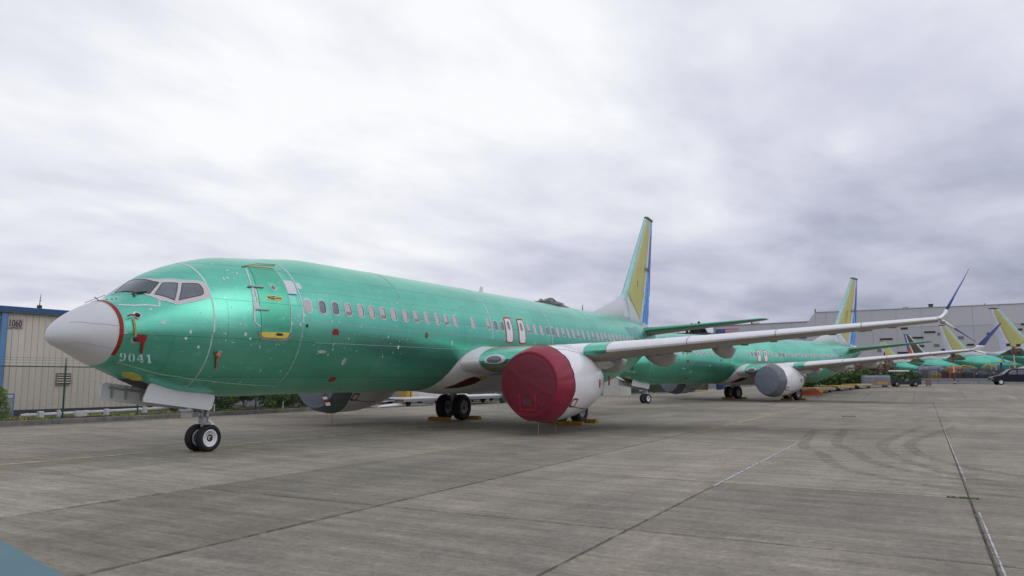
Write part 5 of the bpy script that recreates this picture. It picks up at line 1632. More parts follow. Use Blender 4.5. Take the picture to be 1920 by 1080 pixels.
mb = MB(); mb.loft([[(X0 - .1, .28, 5.0), (X1 + .1, .28, 5.0)], [(X0 - .1, .30, 5.24), (X1 + .1, .30, 5.24)], [(X0 - .1, -.1, 5.28), (X1 + .1, -.1, 5.28)], [(X0 - .1, -7, 5.75), (X1 + .1, -7, 5.75)], [(X0 - .1, -14.2, 5.28), (X1 + .1, -14.2, 5.28)]], closed=False, caps=False)
mb.build('roof', BLUEF, wh)
mb = MB(); mb.box(X0, X1, .02, .26, 4.965, 5.0); mb.build('soffit', mat('soffit', (.2, .22, .2), .7), wh)
mb = MB(); mb.bev(-3.82, -3.55, .0, .16, .15, 4.95, .02); mb.build('blue_downpipe', BLUET, wh)
mb = MB(); mb.bev(X1 - .1, X1 + .12, -.1, .12, .1, 4.98, .02); mb.build('corner_trim', WALLM, wh)
# louvred vent
mb = MB()
x0, x1, z0, z1 = -1.0, -.35, 1.55, 2.05
for a in ((x0 - .04, x1 + .04, z1, z1 + .04), (x0 - .04, x1 + .04, z0 - .04, z0), (x0 - .04, x0, z0, z1), (x1, x1 + .04, z0, z1)):
    mb.box(a[0], a[1], .03, .12, a[2], a[3])
vn = mb.build('wall_vent', mat('vent_tan', (.26, .22, .18), .6), wh)
mb = MB(); mb.box(x0, x1, .044, .05, z0, z1); mb.build('vent_opening', DARK, vn)
for k in range(4):
    mb = MB(); zz = z0 + .05 + .12 * k; mb.loft([[(x, .05, zz + .05), (x, .11, zz), (x, .115, zz + .01), (x, .055, zz + .06)] for x in (x0, x1)]); mb.build('vent_slat', WALLM, vn)
# awning, door frame and blue handrail at the left edge
mb = MB(); mb.loft([[(-5.9, .0, 2.62), (-4.0, .0, 2.62)], [(-5.9, .75, 2.28), (-4.0, .75, 2.28)], [(-5.9, .75, 2.22), (-4.0, .75, 2.22)], [(-5.9, .0, 2.54), (-4.0, .0, 2.54)]], closed=False, caps=False)
mb.build('door_awning', mat('awning_teal', (.16, .33, .36), .5), wh)
mb = MB(); mb.box(-5.4, -4.15, .05, .09, .32, 2.2); dd = mb.build('side_door', mat('side_door_green', (.05, .10, .09), .5), wh)
mb = MB(); mb.box(-5.5, -5.4, .05, .13, .32, 2.3); mb.box(-4.15, -4.05, .05, .13, .32, 2.3); mb.box(-5.5, -4.05, .05, .13, 2.2, 2.3); mb.build('door_frame', FRAMEM, wh)
mb = MB(); mb.box(-5.6, -3.6, .05, 1.2, .0, .32); mb.build('entry_step', KERBM, wh)
t = thing('handrail', 'blue metal handrail at the warehouse step by the left edge', 'railing', (9.6, -21.6, 0))
mb = MB()
for x in (-1.6, -.5, 1.0): mb.tube((x, 0, 0), (x, 0, 1.1), .03, n=8)
for z in (1.1, .9): mb.tube((-1.6, 0, z), (1.0, 0, z), .03, n=8)
mb.tube((-1.6, 0, .12), (1.0, 0, .12), .02, n=8)
mb.build('rail_frame', BLUET, t)
mb = MB(); mb.box(-.48, .98, -.008, .008, .14, .88); mb.build('rail_panel', mat('rail_panel', (.30, .32, .36), .5, var=.2), t)
mb = MB(); mb.tube((-5.9, .14, 4.66), (-3.9, .14, 4.66), .035, n=8); mb.build('conduit', WHITE, wh)
# roof mast
t = thing('roof_mast', 'thin whip antenna on a small base standing on the warehouse roof', 'antenna', (12.32, -23.2, 5.31))
mb = MB(); mb.bev(-.09, .09, -.09, .09, 0, .18, .02); mb.build('mast_base', DARK, t)
mb = MB(); mb.tube((0, 0, .18), (.03, 0, .75), .022, .008, n=8); mb.tube((-.02, 0, .42), (.06, 0, .42), .018, n=6); mb.tube((0, 0, .56), (.05, 0, .58), .016, n=6); mb.build('mast_rod', DARK, t)
# building number
def text_mesh(body, size, name, m_, parent, loc, bold=0.0, thick=.012, xscale=1.0):
    cu = bpy.data.curves.new(name, 'FONT'); cu.body = body; cu.size = size; cu.extrude = thick / 2; cu.offset = bold; cu.space_character = 1.02
    o = bpy.data.objects.new(name, cu); COL.objects.link(o)
    bpy.context.view_layer.update()
    me = bpy.data.meshes.new_from_object(o.evaluated_get(bpy.context.evaluated_depsgraph_get()))
    bpy.data.objects.remove(o)
    # text lies in local XY; stand it up in XZ
    for vt in me.vertices:
        x, y, z = vt.co; vt.co = (x * xscale, -z * -1.0, y)
    me.flip_normals()
    me.materials.clear(); me.materials.append(m_)
    ob = bpy.data.objects.new(name, me); COL.objects.link(ob); ob.location = loc
    if parent: ob.parent = parent
    return ob
mb = MB(); mb.box(-3.50, -2.78, .045, .060, 4.22, 4.70); nb = mb.build('number_plate', mat('number_plate', (.40, .375, .33), .6), wh)
text_mesh('1060', .46, 'building_number', mat('number_dark', (.03, .035, .05), .6), nb, (-3.47, .066, 4.30), bold=.006, xscale=.66)
mb = MB(); mb.box(-3.36, -2.84, .058, .068, 4.235, 4.262); mb.build('number_underline', mat('number_dark', (.03, .03, .05), .6), nb)

# ================================================================== middle distance, seen under the bellies
def small_wheel(mb, x, y, z, r, w):
    mb.lathe([(-w / 2, r * .6), (-w / 2, r * .92), (-w * .35, r), (w * .35, r), (w / 2, r * .92), (w / 2, r * .6)], (x, y, z), 'y', 18)
def flatbed(label, x, y, rz, ln, w, deckm, z=.55, gx=None, load=None):
    t = thing('flatbed_trailer', label, 'trailer', (x, y, gx or 0), rz, 'flatbed trailers and dollies')
    mb = MB(); mb.bev(-ln / 2, ln / 2, -w / 2, w / 2, z, z + .09, .015); mb.build('deck', deckm, t)
    mb = MB()
    for s in (-1, 1): mb.box(-ln / 2 + .05, ln / 2 - .05, s * w / 2 - s * .02 - .04, s * w / 2 - s * .02 + .04, z - .16, z)
    for k in range(5): mb.box(-ln / 2 + .2 + k * (ln - .5) / 4, -ln / 2 + .3 + k * (ln - .5) / 4, -w / 2 + .06, w / 2 - .06, z - .12, z)
    mb.build('chassis_rails', STEEL, t)
    for sx in (-1, 1):
        for sy in (-1, 1):
            mb = MB(); small_wheel(mb, sx * ln * .34, sy * w * .40, .20, .20, .14); mb.tube((sx * ln * .34, sy * w * .40 - .1, .2), (sx * ln * .34, sy * w * .40 + .1, .2), .05, n=8); mb.tube((sx * ln * .34, sy * w * .3, .2), (sx * ln * .34, sy * w * .3, z - .1), .035, n=8)
            mb.build('trailer_wheel', RUBBER, t)
    mb = MB(); mb.path([(-ln / 2, .25, z - .08), (-ln / 2 - .9, 0, .32), (-ln / 2, -.25, z - .08)], .03, 8); mb.tube((-ln / 2 - .9, 0, .32), (-ln / 2 - 1.1, 0, .32), .05, n=8); mb.build('tow_bar', STEEL, t)
    return t
flatbed('long white flatbed trailer seen between the far main wheels and the red engine cover', 38.2, -13.6, .03, 6.6, 2.2, WHITE)
flatbed('grey flatbed trailer with white deck left of the far main wheels', 33.2, -15.4, .04, 4.6, 2.0, FAIR, .45)
flatbed('third flatbed trailer with a cream deck behind the long white one', 46.5, -15.2, .03, 6.0, 2.2, mat('cream_deck', (.62, .58, .42), .5), .75)
flatbed('small low trailer behind the far main wheels', 44.2, -19.2, .03, 4.2, 2.0, WHITE, .95)
# white canopied utility trucks
def utility_truck(label, x, y, rz, body, z=0):
    t = thing('utility_truck', label, 'truck', (x, y, z), rz, 'parked service trucks')
    mb = MB(); mb.prism([(-2.6, .55), (-2.6, .95), (-1.5, 1.08), (-1.05, 1.78), (.3, 1.82), (.42, 1.05), (2.5, 1.05), (2.5, .55)], -.88, .88, 'y'); mb.build('truck_body', body, t)
    for s in (-1, 1):
        mb = MB(); mb.prism([(-1.35, 1.12), (-.98, 1.68), (.18, 1.72), (.26, 1.12)], s * .885 - .01, s * .885 + .01, 'y'); mb.build('side_window', GLASSK, t)
    mb = MB(); mb.loft([[(-1.49, -.75, 1.12), (-1.49, .75, 1.12)], [(-1.10, -.70, 1.74), (-1.10, .70, 1.74)]], closed=False, caps=False); mb.build('windscreen', GLASSK, t)
    for sx in (-1.75, 1.6):
        for s in (-1, 1):
            mb = MB(); small_wheel(mb, sx, s * .8, .36, .36, .24); w = mb.build('truck_wheel', RUBBER, t, True)
            mb = MB(); mb.lathe([(s * .125, .19), (s * .13, .05), (s * .13, .001)], (sx, s * .8, .36), 'y', 14); mb.build('wheel_rim', RIMG, w)
    mb = MB(); mb.box(-2.68, -2.58, -.8, .8, .42, .60); mb.build('bumper', STEEL, t)
    return t
utility_truck('white service truck parked behind the trailers under the belly', 45.5, -23.0, .15, WHITE)
utility_truck('blue service truck parked behind the yellow green shrubs', 32.0, -24.5, .2, mat('truck_blue', (.10, .16, .26), .4))
utility_truck('dark service truck behind the trailers right of the far main wheels', 56.0, -22.0, .1, mat('truck_dark', (.03, .035, .045), .4))
# sloping white covers
for k, (x, y, lb) in enumerate(((37.0, -17.6, 'white sloping fibreglass cover standing on a trailer left of the far main wheels'), (40.6, -17.4, 'second white sloping cover just right of the first one'))):
    t = thing('equipment_cover', lb, 'cover', (x, y, .0), .05)
    mb = MB(); mb.loft([[(-1.1, yy, .5), (1.2, yy, .5), (1.1, yy, 1.0), (.1, yy, 1.62), (-.9, yy, 1.58)] for yy in (-.7, -.66, .66, .7)]); mb.build('cover_shell', WHITE, t)
    mb = MB()
    for sx in (-.9, .9):
        for s in (-.6, .6): mb.tube((sx, s, 0), (sx, s, .52), .04, n=8)
    mb.build('cover_legs', STEEL, t)
# maintenance stand of blue tubes
t = thing('maintenance_stand', 'blue tubular access stand behind the far engine of the near jet', 'work stand', (33.4, -19.6, 0), .1)
for x in (-.9, .9):
    for y in (-.6, .6):
        mb = MB(); mb.tube((x, y, .05), (x, y, 2.7), .045, n=8); mb.build('upright', BLUET if x < 0 else STEEL, t)
mb = MB()
for z in (.9, 1.7, 2.6):
    mb.tube((-.9, -.6, z), (.9, -.6, z), .03, n=6); mb.tube((-.9, .6, z), (.9, .6, z), .03, n=6); mb.tube((-.9, -.6, z), (-.9, .6, z), .03, n=6); mb.tube((.9, -.6, z), (.9, .6, z), .03, n=6)
mb.tube((-.9, .6, .1), (.9, .6, 1.7), .025, n=6); mb.build('cross_braces', STEEL, t)
mb = MB(); mb.bev(-.9, .9, -.6, .6, 1.62, 1.68, .01); mb.build('platform', FAIR, t)
def bin_(label, x, y, w, d, h, m_, rz=0, z=0, group='bins and boxes behind the jets', lidm=None, nm='storage_bin'):
    t = thing(nm, label, 'bin', (x, y, z), rz, group)
    mb = MB(); mb.loft([[(-w * .46, -d * .46, .12), (w * .46, -d * .46, .12), (w * .46, d * .46, .12), (-w * .46, d * .46, .12)], [(-w / 2, -d / 2, h * .88), (w / 2, -d / 2, h * .88), (w / 2, d / 2, h * .88), (-w / 2, d / 2, h * .88)]])
    mb.build('bin_body', m_, t)
    mb = MB(); mb.bev(-w * .53, w * .53, -d * .53, d * .53, h * .885, h, .02); mb.build('bin_lid', lidm or m_, t)
    mb = MB()
    for sx in (-1, 1):
        for sy in (-1, 1): small_wheel(mb, sx * w * .36, sy * d * .36, .07, .07, .05)
    mb.build('castors', RUBBER, t)
    return t
bin_('tall orange-yellow bin standing right of the blue access stand', 34.2, -16.9, .8, .7, 1.35, GOLD)
bin_('dark blue box between the far engine and the access stand', 33.0, -21.6, 1.8, 1.0, 1.2, mat('bin_navy', (.02, .035, .08), .6))
bin_('grey bin with rounded lid behind the blue access stand', 38.8, -22.2, 1.3, 1.0, 1.9, mat('bin_grey', (.24, .24, .25), .6))
bin_('white framed cart right of the far main wheels', 40.2, -12.4, .5, .6, 1.0, mat('bin_teal', (.06, .14, .13), .5), lidm=WHITE)
bin_('dark green bin behind the long white trailer', 43.0, -17.0, 1.6, 1.1, 1.3, mat('bin_green', (.03, .07, .05), .6))
bin_('dark box on the trailer left of the red engine cover', 50.5, -18.6, 2.2, 1.2, 1.4, mat('bin_black', (.03, .03, .035), .6))
bin_('brown box behind the trailers left of the red engine cover', 52.0, -21.5, 2.6, 1.2, 2.2, mat('bin_brown', (.12, .06, .045), .7))
# white arched hose guard on the apron edge
t = thing('hose_ramp', 'low white arched cable ramp lying at the end of the kerb', 'cable ramp', (31.6, -15.0, 0), .05)
mb = MB(); mb.loft([[(-2.8 + .56 * k, -.3, .02), (-2.8 + .56 * k, .3, .02), (-2.8 + .56 * k, .2, .06 + .16 * math.sin(math.pi * k / 10)), (-2.8 + .56 * k, -.2, .06 + .16 * math.sin(math.pi * k / 10))] for k in range(11)]); mb.build('ramp_body', WHITE, t, True)
mb = MB(); mb.box(-2.85, -2.6, -.34, .34, .0, .09); mb.box(2.6, 2.85, -.34, .34, .0, .09); mb.build('ramp_end', FAIR, t)
# pale low building
lb = thing('storage_building', 'long pale grey storage building glimpsed under the near belly', 'building', (60, -44, 0))
mb = MB(); mb.box(-32, 40, -9, 0, 0, 4.2); mb.build('building_wall', mat('pale_wall', (.34, .34, .33), .7, var=.1), lb)
for k in range(12):
    mb = MB(); mb.box(-30 + 5.9 * k, -26.4 + 5.9 * k, 0, .06, .1, 3.2); mb.build('roller_door', mat('roller_grey', (.22, .23, .24), .6), lb)
mb = MB(); mb.box(-32.4, 40.4, -9.4, .4, 4.2, 4.5); mb.build('roof', mat('roof_dull', (.2, .2, .2), .7), lb)
# little white shed
sh = thing('tool_shed', 'small white corrugated shed with a gable roof behind the engine with the red cover', 'shed', (66.3, -14.55, -.02))
mb = MB()
for k in range(9):
    y = -1.05 + 2.1 * k / 9
    def zt(q): return 1.66 + .42 * (1 - abs(q) / 1.05)
    mb2 = MB(); mb2.prism([(y + .008, 0), (y + .225, 0), (y + .225, zt(y + .225)), (y + .008, zt(y + .008))], -.04, .0, 'x'); mb2.build('shed_panel', mat('shed_white', (.60, .59, .55), .6, var=.08), sh)
mb.prism([(-1.04, 0), (1.04, 0), (1.04, 1.66), (0, 2.07), (-1.04, 1.66)], .001, 2.6, 'x'); mb.build('shed_walls', mat('shed_white', (.6, .59, .55), .6), sh)
mb = MB(); mb.loft([[(-.12, -1.16, 1.64), (-.12, 0, 2.12), (-.12, 1.16, 1.64), (-.12, 1.16, 1.58), (-.12, 0, 2.06), (-.12, -1.16, 1.58)], [(2.7, -1.16, 1.64), (2.7, 0, 2.12), (2.7, 1.16, 1.64), (2.7, 1.16, 1.58), (2.7, 0, 2.06), (2.7, -1.16, 1.58)]]); mb.build('roof', mat('shed_roof', (.45, .43, .38), .6), sh)
# things behind the second jet
bin_('dark green container behind the nose gear of the second jet', 76, -16.6, 4.6, 2.2, 1.9, mat('container_green', (.018, .045, .038), .6), .2, nm='container')
bin_('olive green container with a stained side behind the far engine of the second jet', 84, -13.4, 7.5, 2.4, 2.3, mat('container_olive', (.045, .07, .035), .6, var=.3, scale=1), 1.2, nm='container')
t = flatbed('low yellow flatbed dolly behind the belly of the second jet', 82.5, -8.4, 1.35, 4.2, 1.6, GOLD, .32)
fence2 = thing('site_fence', 'grey picket fence with a blue banner behind the wheels of the second jet', 'fence', (97, -9, 0), 1.15)
for k in range(34):
    mb = MB(); mb.tube((0, 0, 0), (0, 0, 1.9), .05, n=6)
    if k == 0: pk = mb.build('fence_picket', mat('fence_grey', (.22, .24, .27), .5), fence2); q = pk
    else: q = pk.copy(); COL.objects.link(q)
    q.parent = fence2; q.location = (-4 + .42 * k, 0, 0)
mb = MB(); mb.tube((-4, 0, 1.8), (10, 0, 1.8), .04, n=6); mb.tube((-4, 0, .3), (10, 0, .3), .04, n=6); mb.build('fence_rail', FAIR, fence2)
mb = MB(); mb.box(4.6, 10, -.09, -.05, .55, 1.75); mb.build('blue_banner', mat('banner_blue', (.025, .05, .16), .6), fence2)
for k, (x, y, h, m_, lb_) in enumerate(((90, -9.4, 1.7, 'bin_blue2', 'blue barrel-shaped bin left of the far main wheels of the second jet'), (92.5, -8.2, 1.5, 'bin_dark2', 'dark bin in front of the picket fence'), (88.3, -11.2, 2.0, 'bin_dark3', 'tall dark cabinet beside the olive container'))):
    bin_(lb_, x, y, 1.2, 1.0, h, mat(m_, ((.03, .06, .14), (.03, .03, .04), (.02, .025, .03))[k], .5))

# right: orange barrier, yellow dollies, tug train
G = lambda x, y: gh(x, y)
t = thing('plastic_barrier', 'orange-red water barrier right of the second jet engine', 'barrier', (67.8, 4.6, G(67.8, 4.6)), 1.25)
mb = MB(); mb.loft([[(xx, -.3, 0), (xx, .3, 0), (xx, .26, .12), (xx, .09, .34), (xx, .07, .46), (xx, -.07, .46), (xx, -.09, .34), (xx, -.26, .12)] for xx in (-1.2, -1.17, 1.17, 1.2)]); mb.build('barrier_body', mat('barrier_orange', (.40, .06, .02), .5), t)
mb = MB(); mb.box(.95, 1.25, -.12, .12, .1, .56); mb.build('barrier_end', GOLD, t)
for k, (x, y, lb_) in enumerate(((72.0, 4.75, 'yellow flatbed dolly nearest the orange barrier'), (77.0, 6.1, 'middle one of the three yellow flatbed dollies'), (82.2, 7.4, 'yellow flatbed dolly next to the grey container'))):
    flatbed(lb_, x, y, .25, 4.4, 1.7, GOLD, .42, G(x, y) - .02)
t = thing('cargo_container', 'grey cargo container with an orange stripe behind the tug', 'container', (87.4, 8.85, G(87.4, 8.85)), 1.25)
mb = MB(); mb.loft([[(xx, -.8, .18), (xx, .8, .18), (xx, .8, 1.1), (xx, .62, 1.32), (xx, -.62, 1.32), (xx, -.8, 1.1)] for xx in (-1.35, -1.32, 1.32, 1.35)]); mb.build('container_body', mat('container_grey', (.20, .22, .25), .5), t)
mb = MB(); mb.box(-.1, 1.05, .802, .812, .32, .58); mb.box(-.75, -.35, .802, .812, .72, .84); mb.build('orange_stripe', mat('stripe_orange', (.62, .26, .03), .5), t)
mb = MB()
for sx in (-.9, .9):
    for s in (-.6, .6): small_wheel(mb, sx, s, .14, .14, .1)
mb.build('castors', RUBBER, t)
t = thing('baggage_tug', 'dark tug with a white cab roof pulling the grey container', 'tug', (89.7, 11.5, G(89.7, 11.5)), 1.25)
mb = MB(); mb.prism([(-1.3, .25), (-1.3, .95), (-.3, .95), (-.2, .62), (.35, .62), (.45, .9), (1.7, .86), (1.75, .3), (1.6, .22)], -.65, .65, 'y'); mb.build('tug_body', mat('tug_dark', (.02, .025, .03), .45), t)
mb = MB(); mb.bev(-1.35, .55, -.68, .68, 1.70, 1.86, .05); mb.build('tug_roof', WHITE, t)
mb = MB()
for x in (-1.22, .42):
    for s in (-.58, .58): mb.tube((x, s, .9), (x, s, 1.72), .04, n=8)
mb.build('roof_posts', DARK, t)
mb = MB(); mb.loft([[(.46, -.52, .95), (.46, .52, .95)], [(.44, -.52, 1.66), (.44, .52, 1.66)]], closed=False, caps=False); mb.build('windscreen', GLASSP, t)
mb = MB(); mb.bev(-.5, -.1, -.3, .3, .7, .82, .02); mb.bev(-.62, -.5, -.3, .3, .8, 1.3, .02); mb.build('driver_seat', DARK, t)
for sx in (-.85, 1.1):
    for s in (-1, 1):
        mb = MB(); small_wheel(mb, sx, s * .6, .30, .30, .2); w = mb.build('tug_wheel', RUBBER, t, True)
        mb = MB(); mb.lathe([(s * .105, .15), (s * .11, .001)], (sx, s * .6, .3), 'y', 12); mb.build('wheel_rim', RIMG, w)
bin_('small dark tool box on the apron right of the tug', 91.2, 14.0, .9, .6, .8, mat('bin_tan', (.25, .19, .14), .7), z=G(91, 14))
# hedge and clutter behind the dollies
for k in range(9):
    x = 84 + 3.0 * k; y = 3.2 + 1.15 * k - 1.5
    shrub(('%s clump of the hedge behind the yellow dollies, counted from the second jet' % ('first', 'second', 'third', 'fourth', 'fifth', 'sixth', 'seventh', 'eighth', 'last')[k]), x, y, 2.1, 1.3, 1.5, LEAF[0], 900, 200 + k, .22, 'hedge clumps behind the yellow dollies', 'hedge_clump', G(x, y) - .1)
TAN = mat('leaf_tan', (.20, .13, .08), .8, var=.5, scale=1)
for k in range(5):
    x = 104 + 4 * k; y = 1.0 + 1.8 * k
    shrub(('leftmost', 'second from left', 'middle', 'second from right', 'rightmost')[k] + ' brownish scrub on the bank behind the hedge', x, y, 2.8, 1.5, 2.5, TAN, 900, 300 + k, .25, 'brown scrub behind the hedge', 'scrub', G(x, y))

# low concrete barrier wall with fence above
BARM = mat('barrier_grey', (.20, .20, .21), .8, var=.15)
for k in range(15):
    y = 8.4 + 2.45 * k; x = 111.8 + 0.62 * (y - 8.4) * .9
    if k == 0:
        b0 = thing('concrete_barrier', 'first block of the grey barrier wall, counted from the baggage tug', 'barrier', (x, y, gh(x, y)), R(60.8), 'concrete barrier blocks before the far jets')
        mb = MB(); mb.loft([[(xx, -.35, -.1), (xx, .35, -.1), (xx, .33, .1), (xx, .14, .35), (xx, .10, .80), (xx, -.10, .80), (xx, -.14, .35), (xx, -.33, .1)] for xx in (-1.38, -1.36, 1.36, 1.38)]); mb.build('barrier_body', BARM, b0)
        mb = MB(); mb.tube((-1.25, 0, .8), (-1.25, 0, 2.35), .035, n=8); mb.build('fence_post', DARK, b0)
        mb = MB(); mb.tube((-1.38, 0, 2.0), (1.38, 0, 2.0), .03, n=6); mb.tube((-1.38, 0, 1.0), (1.38, 0, 1.0), .025, n=6)
        for q in range(22): mb.tube((-1.3 + .122 * q, 0, .85), (-1.3 + .122 * q, 0, 2.0), .016, n=4, caps=False)
        o = mb.build('fence_bars', DARK, b0); o['kind'] = 'stuff'
    else:
        q = copy_tree(b0, None, (x, y, gh(x, y)), R(60.8)); q['label'] = '%s block of the grey barrier wall, counted from the baggage tug' % ('first', 'second', 'third', 'fourth', 'fifth', 'sixth', 'seventh', 'eighth', 'ninth', 'tenth', 'eleventh', 'twelfth', 'thirteenth', 'fourteenth', 'fifteenth')[k]
# equipment behind the barrier wall
EQ = [(124.0, 9.6, 2.4, 1.6, 1.7, (.03, .035, .06), 'dark blue equipment cabinet behind the wall, left of the pale blue box'),
      (127.4, 13.4, 3.0, 1.8, 2.6, (.26, .30, .40), 'pale blue equipment box behind the barrier wall under the olive-finned jet'),
      (126.0, 16.6, 1.5, 1.4, 2.5, (.50, .17, .03), 'orange equipment box behind the wall beside the first floodlight mast'),
      (127.6, 18.4, 2.4, 1.8, 2.4, (.16, .155, .165), 'grey machine with yellow hose behind the barrier wall'),
      (129.6, 21.4, 2.0, 1.6, 2.5, (.12, .13, .15), 'grey equipment cabinet left of the lift platform'),
      (123.4, 16.9, 1.1, 1.0, 1.6, (.05, .05, .03), 'dark olive cabinet right of the first floodlight mast'),
      (124.6, 20.2, 1.6, 1.0, 1.4, (.03, .035, .07), 'navy cabinet behind the wall near the van'),
      (122.4, 14.2, 1.2, 1.0, 1.5, (.26, .20, .04), 'yellow cart behind the barrier wall'),
      (123.0, 11.6, 1.5, 1.0, 1.5, (.025, .025, .03), 'black cabinet behind the wall left of the yellow cart'),
      (124.2, 15.3, 1.0, .9, 1.9, (.10, .03, .04), 'dark red cabinet behind the wall next to the orange box'),
      (125.0, 18.3, 1.3, 1.0, 1.7, (.03, .04, .04), 'dark teal cabinet in front of the grey machine'),
      (126.6, 22.2, 1.4, 1.0, 1.5, (.05, .05, .055), 'charcoal cabinet just left of the van'),
      (124.6, 12.6, .9, .8, 2.2, (.14, .14, .15), 'slim grey cabinet in front of the pale blue box')]
for k, (x, y, w, d, h, c_, lb_) in enumerate(EQ):
    z = gh(x, y)
    t = thing('equipment_cabinet', lb_, 'equipment', (x, y, z), R(62), 'equipment behind the barrier wall')
    mm = mat('equipment_paint_%d' % k, c_, .55, var=.15)
    mb = MB(); mb.bev(-w / 2, w / 2, -d / 2, d / 2, .25, h, .08); mb.build('cabinet_body', mm, t)
    mb = MB()
    for q in range(3): mb.box(-w / 2 + .12 + q * w / 3, -w / 2 - .06 + (q + 1) * w / 3, d / 2, d / 2 + .03, .45, h - .3)
    mb.build('cabinet_doors', mat('equipment_door_%d' % k, tuple(a * .75 for a in c_), .5), t)
    mb = MB()
    for sx in (-1, 1):
        for s in (-1, 1): small_wheel(mb, sx * w * .35, s * d * .4, .2, .2, .14)
    mb.build('castors', RUBBER, t)
    mb = MB(); mb.path([(-w / 2, 0, h), (-w / 4, 0, h + .35), (w / 6, 0, h + .2), (w / 2.2, 0, h + .05)], .07, 8); mb.build('hose', GOLD if k in (3, 4) else STEEL, t)
# floodlight masts
def mast(label, x, y, h, heads, bands):
    z = gh(x, y)
    t = thing('floodlight_mast', label, 'light mast', (x, y, z), 0, 'floodlight masts by the far row')
    mb = MB(); mb.tube((0, 0, 0), (0, 0, h), .09, .07, n=12); mb.build('mast_pole', mat('mast_white', (.55, .52, .50), .5), t)
    for a, b in bands:
        mb = MB(); mb.tube((0, 0, a), (0, 0, b), .10, .10, n=12); mb.build('red_band', mat('mast_red', (.20, .02, .03), .6), t)
    mb = MB(); mb.bev(-.22, .22, -.22, .22, 0, .2, .03); mb.build('mast_base', KERBM, t)
    for dy, dz in heads:
        mb = MB(); mb.tube((0, 0, h + dz - .3), (0, dy, h + dz), .05, n=6); mb.loft([[(-.22, dy - .26, h + dz - .2), (-.22, dy + .26, h + dz - .2), (-.22, dy + .26, h + dz + .22), (-.22, dy - .26, h + dz + .22)], [(.12, dy - .16, h + dz - .1), (.12, dy + .16, h + dz - .1), (.12, dy + .16, h + dz + .12), (.12, dy - .16, h + dz + .12)]]); mb.build('floodlight', DARK, t)
    return t
mast('short white mast with dark red head in front of the orange box', 112.4, 16.6, 4.2, ((-.0, -.25), (.18, .15)), ((2.9, 3.9), (0.4, 1.6)))
mast('tall mast with four dark floodlights against the right-hand jet', 124.8, 24.35, 4.9, ((-.62, .75), (.62, .65), (-.62, -.35), (.62, -.45)), ((4.3, 5.4), (1.6, 2.3)))
# lift platform and worker
LX, LY = 124.2, 22.85; LZ = gh(LX, LY)
t = thing('lift_platform', 'blue railed lift platform with yellow posts raised beside the right-hand jet', 'lift', (LX, LY, LZ), R(62))
mb = MB(); mb.bev(-1.25, 1.25, -.55, .55, .3, .75, .05); mb.build('lift_chassis', mat('lift_blue', (.02, .07, .24), .5), t)
mb = MB()
for s in (-.45, .45):
    mb.tube((-1.1, s, .8), (1.1, s, 1.35), .05, n=6); mb.tube((1.1, s, .8), (-1.1, s, 1.35), .05, n=6); mb.tube((-1.1, s, 1.35), (1.1, s, 1.9), .05, n=6); mb.tube((1.1, s, 1.35), (-1.1, s, 1.9), .05, n=6)
mb.build('scissor_arms', STEEL, t)
mb = MB(); mb.bev(-1.35, 1.35, -.6, .6, 1.9, 2.1, .03); mb.build('platform_floor', mat('lift_blue', (.02, .07, .24), .5), t)
mb = MB()
for z in (2.5, 3.05):
    for s in (-.58, .58): mb.tube((-1.3, s, z), (1.3, s, z), .04, n=6)
    for x in (-1.3, 1.3): mb.tube((x, -.58, z), (x, .58, z), .04, n=6)
mb.build('guard_rails', mat('lift_rail_blue', (.03, .10, .40), .5), t)
mb = MB()
for x in (-1.3, 1.3):
    for s in (-.58, .58): mb.tube((x, s, 1.9), (x, s, 3.2), .07, n=8)
mb.build('corner_posts', GOLD, t)
mb = MB()
for sx in (-.95, .95):
    for s in (-.5, .5): small_wheel(mb, sx, s, .24, .24, .18)
mb.build('lift_wheels', RUBBER, t)

